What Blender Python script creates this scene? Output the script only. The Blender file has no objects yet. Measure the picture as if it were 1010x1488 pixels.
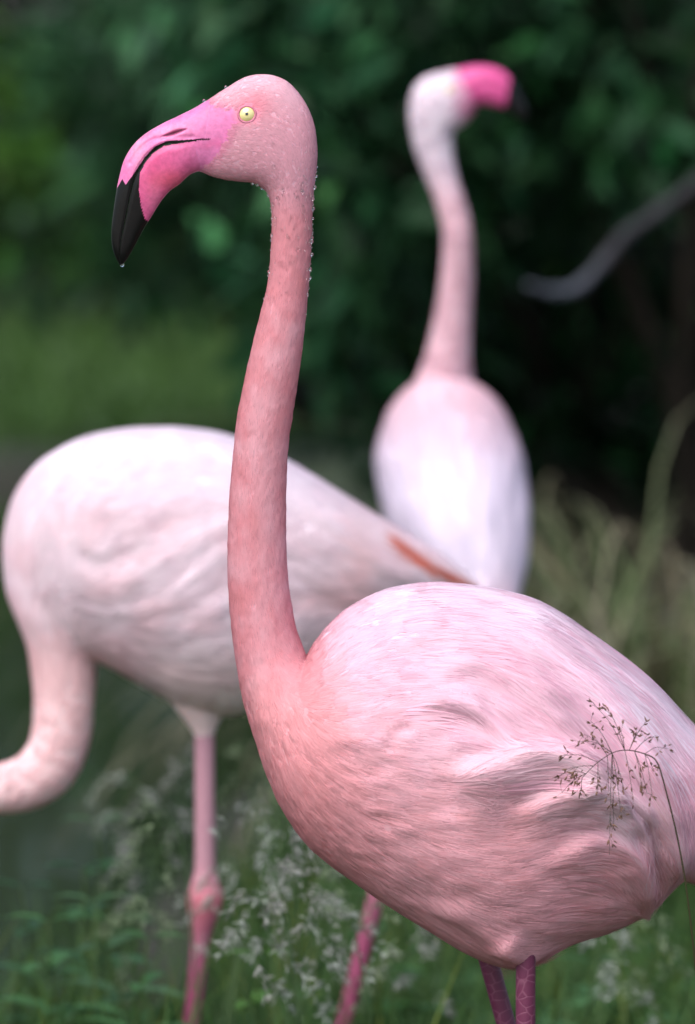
import bpy, math
import numpy as np
from mathutils import Vector, Matrix

# ---------------------------------------------------------------- camera
CAMZ = 1.42
LENS, SENS = 195.0, 36.0
HORIZON = 70.0
K = SENS / 2 / LENS / 744.0                       # tangent per photo pixel
PITCH = math.atan((744.0 - HORIZON) * K)
scene = bpy.context.scene
cam_d = bpy.data.cameras.new('camera')
cam = bpy.data.objects.new('camera', cam_d)
scene.collection.objects.link(cam)
cam.location = (0, 0, CAMZ)
cam.rotation_euler = (math.pi / 2 - PITCH, 0, 0)
cam_d.sensor_fit = 'VERTICAL'
cam_d.sensor_height = SENS
cam_d.lens = LENS
cam_d.clip_start = 0.05
cam_d.clip_end = 600
cam_d.dof.use_dof = True
cam_d.dof.focus_distance = 4.955
cam_d.dof.aperture_fstop = LENS / 42.0
cam_d.dof.aperture_blades = 0
scene.camera = cam

# ---------------------------------------------------------------- light
SUN_EL, SUN_AZ = 55.0, -32.0                      # azimuth from -y (behind the camera) towards the left
world = bpy.data.worlds.new('World')
scene.world = world
world.use_nodes = True
nt = world.node_tree
nt.nodes.clear()
sky = nt.nodes.new('ShaderNodeTexSky')
sky.sky_type = 'NISHITA'
sky.sun_disc = False
sky.sun_elevation = math.radians(SUN_EL)
sky.dust_density = 3.0
hsv = nt.nodes.new('ShaderNodeHueSaturation')
hsv.inputs['Saturation'].default_value = 0.85
bg = nt.nodes.new('ShaderNodeBackground')
bg.inputs['Strength'].default_value = 0.115
wo = nt.nodes.new('ShaderNodeOutputWorld')
nt.links.new(sky.outputs[0], hsv.inputs['Color'])
nt.links.new(hsv.outputs[0], bg.inputs['Color'])
nt.links.new(bg.outputs[0], wo.inputs['Surface'])
sun_d = bpy.data.lights.new('sun', 'SUN')
sun_d.energy = 1.5
sun_d.angle = math.radians(60)
sun_d.color = (1.0, 0.965, 0.955)
sun = bpy.data.objects.new('sun', sun_d)
scene.collection.objects.link(sun)
_el, _az = math.radians(SUN_EL), math.radians(SUN_AZ)
sdir = Vector((math.cos(_el) * math.sin(_az), -math.cos(_el) * math.cos(_az), math.sin(_el)))
sun.rotation_euler = sdir.to_track_quat('Z', 'Y').to_euler()
sky.sun_rotation = math.atan2(sdir.x, sdir.y)
scene.view_settings.view_transform = 'Standard'
scene.view_settings.look = 'None'
scene.view_settings.exposure = 1.06
scene.view_settings.gamma = 1.0
scene.cycles.use_denoising = True
scene.cycles.max_bounces = 8
scene.cycles.transparent_max_bounces = 8

rng = np.random.default_rng(7)

# ---------------------------------------------------------------- photo pixel <-> place
FW = np.array([0, math.cos(PITCH), -math.sin(PITCH)])
UP = np.array([0, math.sin(PITCH), math.cos(PITCH)])
C0 = np.array([0, 0, CAMZ])


def pix(p, Y):
    """photo pixels -> points on the upright plane at distance Y"""
    p = np.atleast_2d(np.asarray(p, float))
    xc = (p[:, 0] - 505) * K
    yc = (744 - p[:, 1]) * K
    d = FW[None] + xc[:, None] * np.array([1.0, 0, 0])[None] + yc[:, None] * UP[None]
    t = np.asarray(Y, float) / d[:, 1]
    return C0 + d * t[:, None]


def unpix(q, Y):
    """points -> photo pixels after sliding them along y onto the plane Y"""
    q = np.array(q, float)
    q[..., 1] = Y
    r = q - C0
    f = r @ FW
    return np.stack([505 + r[..., 0] / f / K, 744 - (r @ UP) / f / K], -1)


def mpp(Y):
    return K * Y                                   # metres per photo pixel at distance Y


# ---------------------------------------------------------------- small helpers
COL = scene.collection


def smooth(a, b, x):
    t = np.clip((x - a) / (b - a), 0, 1)
    return t * t * (3 - 2 * t)


def new_mesh(name, V, quads=None, tris=None, smooth_sh=True, col=None, nor=None):
    V = np.asarray(V, np.float32).reshape(-1, 3)
    me = bpy.data.meshes.new(name)
    quads = np.zeros((0, 4), np.int32) if quads is None else np.asarray(quads, np.int32).reshape(-1, 4)
    tris = np.zeros((0, 3), np.int32) if tris is None else np.asarray(tris, np.int32).reshape(-1, 3)
    nq, ntr = len(quads), len(tris)
    me.vertices.add(len(V))
    me.vertices.foreach_set('co', V.ravel())
    loops = np.concatenate([quads.ravel(), tris.ravel()]).astype(np.int32)
    me.loops.add(len(loops))
    me.loops.foreach_set('vertex_index', loops)
    me.polygons.add(nq + ntr)
    starts = np.concatenate([np.arange(nq) * 4, nq * 4 + np.arange(ntr) * 3]).astype(np.int32)
    me.polygons.foreach_set('loop_start', starts)
    me.update(calc_edges=True)
    me.polygons.foreach_set('use_smooth', np.full(nq + ntr, smooth_sh, dtype=bool))
    if col is not None:
        a = me.color_attributes.new('Col', 'FLOAT_COLOR', 'POINT')
        c = np.ones((len(V), 4), np.float32)
        c[:, :3] = np.asarray(col, np.float32).reshape(-1, 3)
        a.data.foreach_set('color', c.ravel())
    if nor is not None:
        me.normals_split_custom_set_from_vertices(np.asarray(nor, np.float32).reshape(-1, 3))
    else:
        me.validate(verbose=False)
    return me


def link(name, me, mat=None, parent=None, **props):
    o = bpy.data.objects.new(name, me)
    COL.objects.link(o)
    if mat is not None and me is not None and not me.materials:
        me.materials.append(mat)
    if parent is not None:
        o.parent = parent
        o.matrix_parent_inverse = parent.matrix_basis.inverted()
    for k, v in props.items():
        o[k] = v
    return o


def thing(name, loc, label, cat, group=None):
    o = bpy.data.objects.new(name, None)
    o.empty_display_size = 0.1
    COL.objects.link(o)
    o.location = loc
    o['label'] = label
    o['category'] = cat
    if group:
        o['group'] = group
    return o


def spline(pts, n):
    """Catmull-Rom (centripetal-ish) resampling with n points, uniform in index"""
    p = np.asarray(pts, float)
    m = len(p)
    t = np.linspace(0, m - 1, n)
    i = np.clip(np.floor(t).astype(int), 0, m - 2)
    f = (t - i)[:, None]
    ext = np.vstack([2 * p[0] - p[1], p, 2 * p[-1] - p[-2]])
    p0, p1, p2, p3 = ext[i], ext[i + 1], ext[i + 2], ext[i + 3]
    return 0.5 * (2 * p1 + (p2 - p0) * f + (2 * p0 - 5 * p1 + 4 * p2 - p3) * f ** 2 + (-p0 + 3 * p1 - 3 * p2 + p3) * f ** 3)


def smooth_cols(a, k=2):
    a = a.copy()
    for _ in range(k):
        b = a.copy()
        b[1:-1] = 0.25 * a[:-2] + 0.5 * a[1:-1] + 0.25 * a[2:]
        a = b
    return a


def hashn(ix, iy, iz):
    n = (ix * 374761393 + iy * 668265263 + iz * 2147483647) & 0xFFFFFFFF
    n = ((n ^ (n >> 13)) * 1274126177) & 0xFFFFFFFF
    return ((n ^ (n >> 16)) & 0xFFFF) / 65535.0


def vnoise(p):
    """value noise 0..1 at points (...,3)"""
    p = np.asarray(p, float)
    i = np.floor(p).astype(np.int64)
    f = p - i
    f = f * f * (3 - 2 * f)
    out = 0
    for dx in (0, 1):
        for dy in (0, 1):
            for dz in (0, 1):
                w = (f[..., 0] if dx else 1 - f[..., 0]) * (f[..., 1] if dy else 1 - f[..., 1]) * (f[..., 2] if dz else 1 - f[..., 2])
                out = out + w * hashn(i[..., 0] + dx, i[..., 1] + dy, i[..., 2] + dz)
    return out


def fbm(p, o=3):
    s, a, t = 0, 0.5, 0
    p = np.asarray(p, float)
    for k in range(o):
        s = s + a * vnoise(p * 2 ** k + 17.3 * k)
        t += a
        a *= 0.5
    return s / t


# ---------------------------------------------------------------- materials
def mat_base(name):
    m = bpy.data.materials.new(name)
    m.use_nodes = True
    n = m.node_tree
    n.nodes.clear()
    out = n.nodes.new('ShaderNodeOutputMaterial')
    return m, n, out


def attr_mat(name, rough=0.7, spec=0.3, transl=0.0, sheen=0.0, noise=None, bump=None, coat=0.0, sss=0.0):
    m, n, out = mat_base(name)
    b = n.nodes.new('ShaderNodeBsdfPrincipled')
    at = n.nodes.new('ShaderNodeAttribute')
    at.attribute_name = 'Col'
    src = at.outputs['Color']
    if noise:
        tc = n.nodes.new('ShaderNodeTexCoord')
        nz = n.nodes.new('ShaderNodeTexNoise')
        nz.inputs['Scale'].default_value = noise[0]
        nz.inputs['Detail'].default_value = 4
        n.links.new(tc.outputs['Object'], nz.inputs['Vector'])
        mr = n.nodes.new('ShaderNodeMapRange')
        mr.inputs['From Min'].default_value = 0.3
        mr.inputs['From Max'].default_value = 0.7
        mr.inputs['To Min'].default_value = 1 - noise[1]
        mr.inputs['To Max'].default_value = 1 + noise[1]
        n.links.new(nz.outputs['Fac'], mr.inputs['Value'])
        mx = n.nodes.new('ShaderNodeVectorMath')
        mx.operation = 'SCALE'
        n.links.new(src, mx.inputs[0])
        n.links.new(mr.outputs[0], mx.inputs['Scale'])
        src = mx.outputs[0]
        if bump:
            bp = n.nodes.new('ShaderNodeBump')
            bp.inputs['Strength'].default_value = bump[0]
            bp.inputs['Distance'].default_value = bump[1]
            nz2 = n.nodes.new('ShaderNodeTexNoise')
            nz2.inputs['Scale'].default_value = bump[2]
            nz2.inputs['Detail'].default_value = 3
            n.links.new(tc.outputs['Object'], nz2.inputs['Vector'])
            n.links.new(nz2.outputs['Fac'], bp.inputs['Height'])
            n.links.new(bp.outputs[0], b.inputs['Normal'])
    n.links.new(src, b.inputs['Base Color'])
    b.inputs['Roughness'].default_value = rough
    b.inputs['Specular IOR Level'].default_value = spec
    b.inputs['Sheen Weight'].default_value = sheen
    b.inputs['Coat Weight'].default_value = coat
    b.inputs['Coat Roughness'].default_value = 0.15
    if sss:
        b.inputs['Subsurface Weight'].default_value = sss
        b.inputs['Subsurface Radius'].default_value = (1.0, 0.4, 0.3)
        b.inputs['Subsurface Scale'].default_value = 0.006
    if transl:
        tr = n.nodes.new('ShaderNodeBsdfTranslucent')
        n.links.new(src, tr.inputs['Color'])
        mi = n.nodes.new('ShaderNodeMixShader')
        mi.inputs[0].default_value = transl
        n.links.new(b.outputs[0], mi.inputs[1])
        n.links.new(tr.outputs[0], mi.inputs[2])
        n.links.new(mi.outputs[0], out.inputs['Surface'])
    else:
        n.links.new(b.outputs[0], out.inputs['Surface'])
    return m


M_feather = attr_mat('plumage_strands', rough=0.75, spec=0.08, transl=0.36)
M_skin = attr_mat('plumage_under', rough=0.8, spec=0.15, sss=0.25)
M_bill = attr_mat('bill_horn', rough=0.29, spec=0.24, noise=(260, 0.12), bump=(0.3, 0.0006, 420), sss=0.1)
M_eye = attr_mat('eye_ball', rough=0.08, spec=0.6, coat=1.0)
M_leaf = attr_mat('leaf_surface', rough=0.48, spec=0.13, transl=0.25)
M_bark = attr_mat('bark_surface', rough=0.85, spec=0.2, noise=(40, 0.35), bump=(0.6, 0.004, 60))
M_grass = attr_mat('grass_blade', rough=0.5, spec=0.18, transl=0.3)
M_dry = attr_mat('dry_spikelet', rough=0.7, spec=0.2, transl=0.2)


def leg_mat():
    m, n, out = mat_base('scaled_leg_skin')
    b = n.nodes.new('ShaderNodeBsdfPrincipled')
    at = n.nodes.new('ShaderNodeAttribute')
    at.attribute_name = 'Col'
    tc = n.nodes.new('ShaderNodeTexCoord')
    mp = n.nodes.new('ShaderNodeMapping')
    mp.inputs['Scale'].default_value = (62, 62, 92)
    n.links.new(tc.outputs['Object'], mp.inputs['Vector'])
    vo = n.nodes.new('ShaderNodeTexVoronoi')
    vo.feature = 'DISTANCE_TO_EDGE'
    vo.inputs['Scale'].default_value = 1.0
    n.links.new(mp.outputs[0], vo.inputs['Vector'])
    mr = n.nodes.new('ShaderNodeMapRange')
    mr.inputs['From Min'].default_value = 0.0
    mr.inputs['From Max'].default_value = 0.06
    n.links.new(vo.outputs['Distance'], mr.inputs['Value'])
    mx = n.nodes.new('ShaderNodeMix')
    mx.data_type = 'RGBA'
    mx.inputs['A'].default_value = (0.40, 0.16, 0.23, 1)
    mr.inputs['To Min'].default_value = 0.72
    n.links.new(mr.outputs[0], mx.inputs['Factor'])
    n.links.new(at.outputs['Color'], mx.inputs['B'])
    n.links.new(mx.outputs['Result'], b.inputs['Base Color'])
    bp = n.nodes.new('ShaderNodeBump')
    bp.inputs['Strength'].default_value = 0.5
    bp.inputs['Distance'].default_value = 0.0012
    n.links.new(mr.outputs[0], bp.inputs['Height'])
    n.links.new(bp.outputs[0], b.inputs['Normal'])
    b.inputs['Roughness'].default_value = 0.5
    n.links.new(b.outputs[0], out.inputs['Surface'])
    return m


M_leg = leg_mat()


def drop_mat():
    m, n, out = mat_base('clear_water_drop')
    b = n.nodes.new('ShaderNodeBsdfPrincipled')
    b.inputs['Base Color'].default_value = (1, 1, 1, 1)
    b.inputs['Roughness'].default_value = 0.02
    b.inputs['IOR'].default_value = 1.33
    b.inputs['Transmission Weight'].default_value = 1.0
    n.links.new(b.outputs[0], out.inputs['Surface'])
    return m


M_drop = drop_mat()


def ground_mat():
    m, n, out = mat_base('ground_soil_and_turf')
    b = n.nodes.new('ShaderNodeBsdfPrincipled')
    tc = n.nodes.new('ShaderNodeTexCoord')
    at = n.nodes.new('ShaderNodeAttribute')
    at.attribute_name = 'Col'
    nz = n.nodes.new('ShaderNodeTexNoise')
    nz.inputs['Scale'].default_value = 3.0
    nz.inputs['Detail'].default_value = 8
    n.links.new(tc.outputs['Object'], nz.inputs['Vector'])
    mr = n.nodes.new('ShaderNodeMapRange')
    mr.inputs['From Min'].default_value = 0.25
    mr.inputs['From Max'].default_value = 0.75
    mr.inputs['To Min'].default_value = 0.45
    mr.inputs['To Max'].default_value = 1.5
    n.links.new(nz.outputs['Fac'], mr.inputs['Value'])
    mx = n.nodes.new('ShaderNodeVectorMath')
    mx.operation = 'SCALE'
    n.links.new(at.outputs['Color'], mx.inputs[0])
    n.links.new(mr.outputs[0], mx.inputs['Scale'])
    n.links.new(mx.outputs[0], b.inputs['Base Color'])
    b.inputs['Roughness'].default_value = 0.9
    bp = n.nodes.new('ShaderNodeBump')
    bp.inputs['Strength'].default_value = 0.7
    bp.inputs['Distance'].default_value = 0.03
    nz2 = n.nodes.new('ShaderNodeTexNoise')
    nz2.inputs['Scale'].default_value = 30
    nz2.inputs['Detail'].default_value = 5
    n.links.new(tc.outputs['Object'], nz2.inputs['Vector'])
    n.links.new(nz2.outputs['Fac'], bp.inputs['Height'])
    n.links.new(bp.outputs[0], b.inputs['Normal'])
    n.links.new(b.outputs[0], out.inputs['Surface'])
    return m


def water_mat():
    m, n, out = mat_base('pond_water')
    b = n.nodes.new('ShaderNodeBsdfPrincipled')
    b.inputs['Base Color'].default_value = (0.020, 0.032, 0.014, 1)
    b.inputs['Roughness'].default_value = 0.06
    b.inputs['IOR'].default_value = 1.33
    tc = n.nodes.new('ShaderNodeTexCoord')
    mp = n.nodes.new('ShaderNodeMapping')
    mp.inputs['Scale'].default_value = (1.0, 0.45, 1.0)
    n.links.new(tc.outputs['Object'], mp.inputs['Vector'])
    nz = n.nodes.new('ShaderNodeTexNoise')
    nz.inputs['Scale'].default_value = 5
    nz.inputs['Detail'].default_value = 3
    n.links.new(mp.outputs[0], nz.inputs['Vector'])
    bp = n.nodes.new('ShaderNodeBump')
    bp.inputs['Strength'].default_value = 0.05
    bp.inputs['Distance'].default_value = 0.03
    n.links.new(nz.outputs['Fac'], bp.inputs['Height'])
    n.links.new(bp.outputs[0], b.inputs['Normal'])
    n.links.new(b.outputs[0], out.inputs['Surface'])
    return m


# ================================================================ SETTING
WATER_Z = -0.10


def pond_mask(x, y):
    """>0 inside the pond (metres from the shore, roughly)"""
    near = y - (7.25 + 0.25 * np.sin(x * 1.1 + 0.5) + 0.10 * np.sin(x * 3.7))
    far = 19.6 + 0.5 * np.sin(x * 0.7) - y
    right = (0.05 - 0.02 * (y - 10) + 0.25 * np.sin(y * 0.55)) - x
    left = x + 14
    return np.minimum(np.minimum(near, far), np.minimum(right, left))


def ground_z(x, y):
    m = pond_mask(x, y)
    z = -0.5 * smooth(-0.25, 1.3, m)
    bank = 0.06 * smooth(5.2, 6.2, y) * (1 - smooth(6.6, 7.3, y))
    lump = 0.05 * (fbm(np.stack([x * 0.9, y * 0.9, 0 * x], -1), 3) - 0.5)
    far = 0.25 * smooth(20.5, 34, y)
    rb = 0.25 * smooth(0.1, 1.2, x) * smooth(9.4, 12, y)
    return z + bank + lump * smooth(2.0, 5.0, np.abs(y - 3)) + far + rb


def build_ground():
    xs = np.concatenate([-np.geomspace(300, 9, 14), np.linspace(-8.6, 8.6, 100), np.geomspace(9, 300, 14)])
    ys = np.concatenate([-np.geomspace(300, 3, 12), np.linspace(-2.5, 36, 180), np.geomspace(37, 500, 16)])
    X, Y = np.meshgrid(xs, ys, indexing='ij')
    Z = ground_z(X, Y)
    V = np.stack([X, Y, Z], -1)
    nx, ny = X.shape
    idx = np.arange(nx * ny).reshape(nx, ny)
    q = np.stack([idx[:-1, :-1], idx[1:, :-1], idx[1:, 1:], idx[:-1, 1:]], -1)
    m = pond_mask(X, Y)
    turf = np.array([0.020, 0.034, 0.010])
    lawn = np.array([0.036, 0.080, 0.015])
    soil = np.array([0.014, 0.012, 0.008])
    far = smooth(19.6, 21, Y)[..., None]
    c = turf * (1 - far) + lawn * far
    s = np.maximum(smooth(-0.2, 0.15, m), smooth(0.0, 0.5, X) * smooth(9.0, 10, Y) * (1 - smooth(22, 26, Y)))
    s = np.maximum(s, .7 * smooth(26.0, 27.5, Y) * (1 - smooth(60, 90, Y)))[..., None]
    c = c * (1 - s) + soil * s
    pth = smooth(-6.2, -6.0, Y) * (1 - smooth(2.5, 2.7, Y))  # made-up pale path, out of view, added to bounce light onto the belly
    c = c * (1 - pth[..., None]) + np.array([.42, .39, .35]) * pth[..., None]
    link('ground', new_mesh('ground', V, quads=q, col=c), ground_mat(), kind='structure')
    w = np.array([[-16, 6.6, WATER_Z], [1.6, 6.6, WATER_Z], [1.6, 21.5, WATER_Z], [-16, 21.5, WATER_Z]])
    link('water', new_mesh('water', w, quads=[[0, 1, 2, 3]]), water_mat(), kind='structure')


build_ground()


# ---------------------------------------------------------------- tubes and leaves
def tube_mesh(path, rad, nseg=10, cap=True):
    """returns verts, quads, tris of a tapered tube"""
    p = np.asarray(path, float)
    r = np.asarray(rad, float)
    n = len(p)
    t = np.gradient(p, axis=0)
    t /= np.linalg.norm(t, axis=1, keepdims=True) + 1e-12
    ref = np.array([0.31, 0.95, 0.05]) if abs(t[:, 2]).mean() > 0.5 else np.array([0.05, 0.1, 1.0])
    a = np.cross(t, ref)
    a /= np.linalg.norm(a, axis=1, keepdims=True) + 1e-12
    b = np.cross(t, a)
    th = np.linspace(0, 2 * np.pi, nseg, endpoint=False)
    V = p[:, None] + r[:, None, None] * (np.cos(th)[None, :, None] * a[:, None] + np.sin(th)[None, :, None] * b[:, None])
    idx = np.arange(n * nseg).reshape(n, nseg)
    nx = np.roll(idx, -1, 1)
    q = np.stack([idx[:-1], nx[:-1], nx[1:], idx[1:]], -1).reshape(-1, 4)
    V = V.reshape(-1, 3)
    tr = []
    if cap:
        V = np.vstack([V, p[0] - t[0] * r[0] * 0.4, p[-1] + t[-1] * r[-1] * 0.6])
        i0, i1 = n * nseg, n * nseg + 1
        tr = [[i0, nx[0, k], idx[0, k]] for k in range(nseg)] + [[i1, idx[-1, k], nx[-1, k]] for k in range(nseg)]
    return V, q, np.array(tr, int).reshape(-1, 3)


class Bag:
    def __init__(self):
        self.V, self.Q, self.T, self.C, self.NN, self.n = [], [], [], [], [], 0

    def add(self, V, Q=None, T=None, col=(1, 1, 1), nor=None):
        if nor is not None:
            self.NN.append(nor)
        V = np.asarray(V, float).reshape(-1, 3)
        if Q is not None and len(Q):
            self.Q.append(np.asarray(Q).reshape(-1, 4) + self.n)
        if T is not None and len(T):
            self.T.append(np.asarray(T).reshape(-1, 3) + self.n)
        self.V.append(V)
        c = np.asarray(col, float)
        self.C.append(np.broadcast_to(c, (len(V), 3)) if c.ndim == 1 else c)
        self.n += len(V)

    def tube(self, path, rad, nseg=8, col=(1, 1, 1)):
        v, q, t = tube_mesh(path, rad, nseg)
        self.add(v, q, t, col)

    def mesh(self, name, sm=True):
        return new_mesh(name, np.vstack(self.V), np.vstack(self.Q) if self.Q else None,
                        np.vstack(self.T) if self.T else None, sm, np.vstack(self.C), np.vstack(self.NN) if self.NN else None)


def unit(v):
    return v / (np.linalg.norm(v, axis=-1, keepdims=True) + 1e-12)


def leaves(pos, dirn, nor, L, W, col, curl=0.25):
    """folded leaves with 2 x 3 quads; pos (n,3)"""
    n = len(pos)
    d = unit(dirn)
    s = unit(np.cross(d, nor))
    nn = np.cross(s, d)
    ts = np.array([0, 0.3, 0.65, 1.0])
    ws = np.array([0.05, 0.9, 0.85, 0.04])
    V = np.zeros((n, 4, 3, 3))
    for k, (t, w) in enumerate(zip(ts, ws)):
        mid = pos + d * (L * t)[:, None] - nn * (L * curl * t * t)[:, None]
        off = s * (W * 0.5 * w)[:, None]
        up = nn * (W * 0.14 * w)[:, None]
        V[:, k, 0] = mid - off + up
        V[:, k, 1] = mid
        V[:, k, 2] = mid + off + up
    base = (np.arange(n) * 12)[:, None, None]
    q = []
    for k in range(3):
        for j in range(2):
            q.append([k * 3 + j, k * 3 + j + 1, (k + 1) * 3 + j + 1, (k + 1) * 3 + j])
    Q = (base + np.array(q)[None]).reshape(-1, 4)
    C = np.repeat(col[:, None], 12, 1).reshape(-1, 3)
    return V.reshape(-1, 3), Q, C


def blades(root, dirn, L, W, bend, col, nseg=4, face=None, tipc=None):
    """arching grass blades; root (n,3), dirn horizontal lean (n,3)"""
    n = len(root)
    h = unit(dirn * np.array([1, 1, 0]))
    s = unit(np.cross(h, np.array([0, 0, 1.0]))) if face is None else face
    V = np.zeros((n, nseg + 1, 2, 3))
    C = np.zeros((n, nseg + 1, 2, 3))
    ang0 = bend[:, 0]
    ang1 = bend[:, 1]
    p = root.copy()
    for k in range(nseg + 1):
        t = k / nseg
        w = W * (1 - 0.93 * t ** 1.6) * (0.7 + 0.3 * min(1, t * 4))
        V[:, k, 0] = p - s * (w / 2)[:, None]
        V[:, k, 1] = p + s * (w / 2)[:, None]
        cc = col if tipc is None else col * (1 - t * t) + tipc * t * t
        C[:, k, 0] = cc
        C[:, k, 1] = cc
        a = ang0 + (ang1 - ang0) * (t + 0.5 / nseg)
        p = p + (h * np.sin(a)[:, None] + np.array([0, 0, 1.0]) * np.cos(a)[:, None]) * (L / nseg)[:, None]
    base = (np.arange(n) * 2 * (nseg + 1))[:, None, None]
    q = np.array([[2 * k, 2 * k + 1, 2 * k + 3, 2 * k + 2] for k in range(nseg)])
    return V.reshape(-1, 3), (base + q[None]).reshape(-1, 4), C.reshape(-1, 3)


# ---------------------------------------------------------------- shrubs and trees
def shrub(name, label, cat, base, blobs, nleaf, leafL, hue, group=None, stems=5, seed=0, droop=0.5, trunk_r=0.05, ratio=0.36):
    """blobs: list of (x,y,z,rx,ry,rz) foliage masses in metres; leaves sit in sprays inside them"""
    r = np.random.default_rng(seed)
    bx, by = base
    bz = float(ground_z(np.array(bx), np.array(by)))
    root = thing(name, (bx, by, bz), label, cat, group)
    bl = np.array(blobs, float)
    bag = Bag()
    tips = []
    for k in range(stems):
        b = bl[k % len(bl)]
        tgt = b[:3] + r.normal(0, 0.22, 3) * b[3:]
        st = np.array([bx + r.normal(0, 0.09), by + r.normal(0, 0.09), bz - 0.08])
        mid = st * 0.5 + tgt * 0.5 + np.array([r.normal(0, .12), r.normal(0, .12), 0.12 * (tgt[2] - bz)])
        path = spline([st, st * 0.72 + mid * 0.28 + [0, 0, .05], mid, tgt], 12)
        bag.tube(path, np.linspace(trunk_r, trunk_r * 0.25, 12) * r.uniform(0.7, 1.1), 7, (0.02, 0.016, 0.012))
        for q in range(3):
            b2 = bl[r.integers(len(bl))]
            s2 = path[r.integers(5, 11)]
            e2 = b2[:3] + r.normal(0, .35, 3) * b2[3:]
            m2 = (s2 + e2) / 2 + r.normal(0, .08, 3)
            bag.tube(spline([s2, m2, e2], 7), np.linspace(trunk_r * .35, trunk_r * .1, 7), 5, (0.02, 0.016, 0.012))
    link('trunk', bag.mesh('trunk'), M_bark, root)
    vol = (bl[:, 3] * bl[:, 4] * bl[:, 5]) ** 0.75
    nspray = nleaf // 9
    which = r.choice(len(bl), nspray, p=vol / vol.sum())
    u = unit(r.normal(size=(nspray, 3)))
    rad = r.uniform(0.25, 1.0, nspray) ** 0.45 * (0.8 + 0.35 * vnoise(u * 2.3 + which[:, None] * 5.1))
    c = bl[which, :3] + u * rad[:, None] * bl[which, 3:]
    c[:, 2] = np.maximum(c[:, 2], bz + 0.06)
    outd = unit(u * 0.8 + r.normal(0, 0.5, (nspray, 3)) + np.array([0, 0, 0.15]))
    N = nspray * 9
    pos = np.repeat(c, 9, 0) + r.normal(0, leafL * 0.45, (N, 3))
    d = unit(np.repeat(outd, 9, 0) + r.normal(0, 0.65, (N, 3)) + np.array([0, 0, -droop * 0.5]))
    nor = unit(np.array([0, 0, 1.0]) + r.normal(0, 0.5, (N, 3)))
    L = leafL * r.uniform(0.6, 1.25, N)
    tone = np.repeat(r.uniform(0.3, 1.4, nspray) ** 1.6 * 1.25, 9) * r.uniform(0.75, 1.3, N)
    col = np.array(hue)[None] * tone[:, None] * (1 + r.normal(0, 0.10, (N, 3)))
    V, Q, C = leaves(pos, d, nor, L, L * ratio * r.uniform(0.8, 1.2, N), np.clip(col, 0.004, 0.4))
    link('crown', new_mesh('crown', V, quads=Q, col=C), M_leaf, root)
    return root


DG = (0.013, 0.046, 0.018)      # dark evergreen
MG = (0.034, 0.085, 0.026)
YG = (0.045, 0.110, 0.018)
GG = (0.030, 0.066, 0.038)


def PX(px, py, Y):
    return pix([[px, py]], Y)[0]


def blob_px(px, py, Y, rx, ry, rz):
    p = PX(px, py, Y)
    return (p[0], p[1], p[2], rx, ry, rz)


# right bank, about 11 to 14 m away
shrub('evergreen_shrub', 'dark broad-leaved evergreen shrub behind the bare grey branch', 'shrub', (0.85, 13.2),
      [blob_px(860, 60, 13.0, .55, .5, .40), blob_px(640, 20, 13.6, .45, .45, .40), blob_px(940, 300, 13.8, .45, .4, .5),
       blob_px(700, 420, 14.2, .5, .4, .45), blob_px(880, 560, 14.2, .5, .35, .35), blob_px(910, 740, 13.6, .6, .35, .4), blob_px(740, 620, 14, .5, .4, .4), (0.9, 13.4, 2.4, .9, .7, .7)],
      8000, 0.115, DG, seed=3)
shrub('evergreen_shrub', 'evergreen shrub with long pointed leaves between the two upright flamingo heads', 'shrub', (0.38, 14.6),
      [blob_px(520, 180, 12.6, .30, .3, .42), blob_px(430, 60, 13.4, .4, .4, .35), blob_px(540, 380, 13.0, .28, .3, .30),
       (0.1, 14.2, 2.2, .9, .7, .6)],
      4200, 0.13, (0.020, 0.068, 0.027), seed=4)
shrub('overhanging_shrub', 'drooping dark shrub hanging over the far pond edge behind the curved bill', 'shrub', (-0.13, 20.7),
      [blob_px(250, 60, 18.6, .55, .5, .42), blob_px(330, 290, 19.2, .45, .4, .45), blob_px(180, 330, 19.6, .45, .4, .35),
       blob_px(450, 330, 20, .4, .4, .4), (-0.6, 19.6, 2.6, 1.1, .9, .8)],
      6000, 0.12, (0.017, 0.056, 0.021), seed=5)
# far bank
shrub('leafy_shrub', 'pale green leafy shrub on the lawn behind the black bill tip', 'shrub', (-1.75, 29.5),
      [blob_px(20, 330, 29, .55, .6, .55), blob_px(-60, 200, 29.5, .6, .6, .7), blob_px(90, 400, 29.4, .5, .5, .25)],
      3500, 0.11, YG, seed=6)
shrub('tall_tree', 'tall grey green tree beyond the lawn in front of the hedge', 'tree', (-2.4, 34),
      [blob_px(60, 60, 33, 1.1, .9, .7), blob_px(-80, 0, 33, 1.2, 1., 1.), blob_px(160, 180, 34, .9, .8, .6), (-1.6, 34, 4.2, 2.2, 1.8, 1.8), (-2.6, 34, 6., 2., 1.8, 1.4)],
      7000, 0.15, GG, seed=8, trunk_r=.14)
shrub('tall_tree', 'tall dark tree standing behind the drooping pond shrub', 'tree', (1.3, 27),
      [(1.7, 26.5, 1.0, 1.4, .7, .9), (0.5, 26.5, 3.4, 2.0, 1.3, 1.4), (0.9, 27, 5.4, 2.2, 1.8, 1.6), (-.9, 25.5, 4.6, 1.8, 1.5, 1.2), (1.9, 26.5, 1.4, 1.3, .7, 1.2)],
      9000, 0.16, DG, seed=9, trunk_r=.16)
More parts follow.
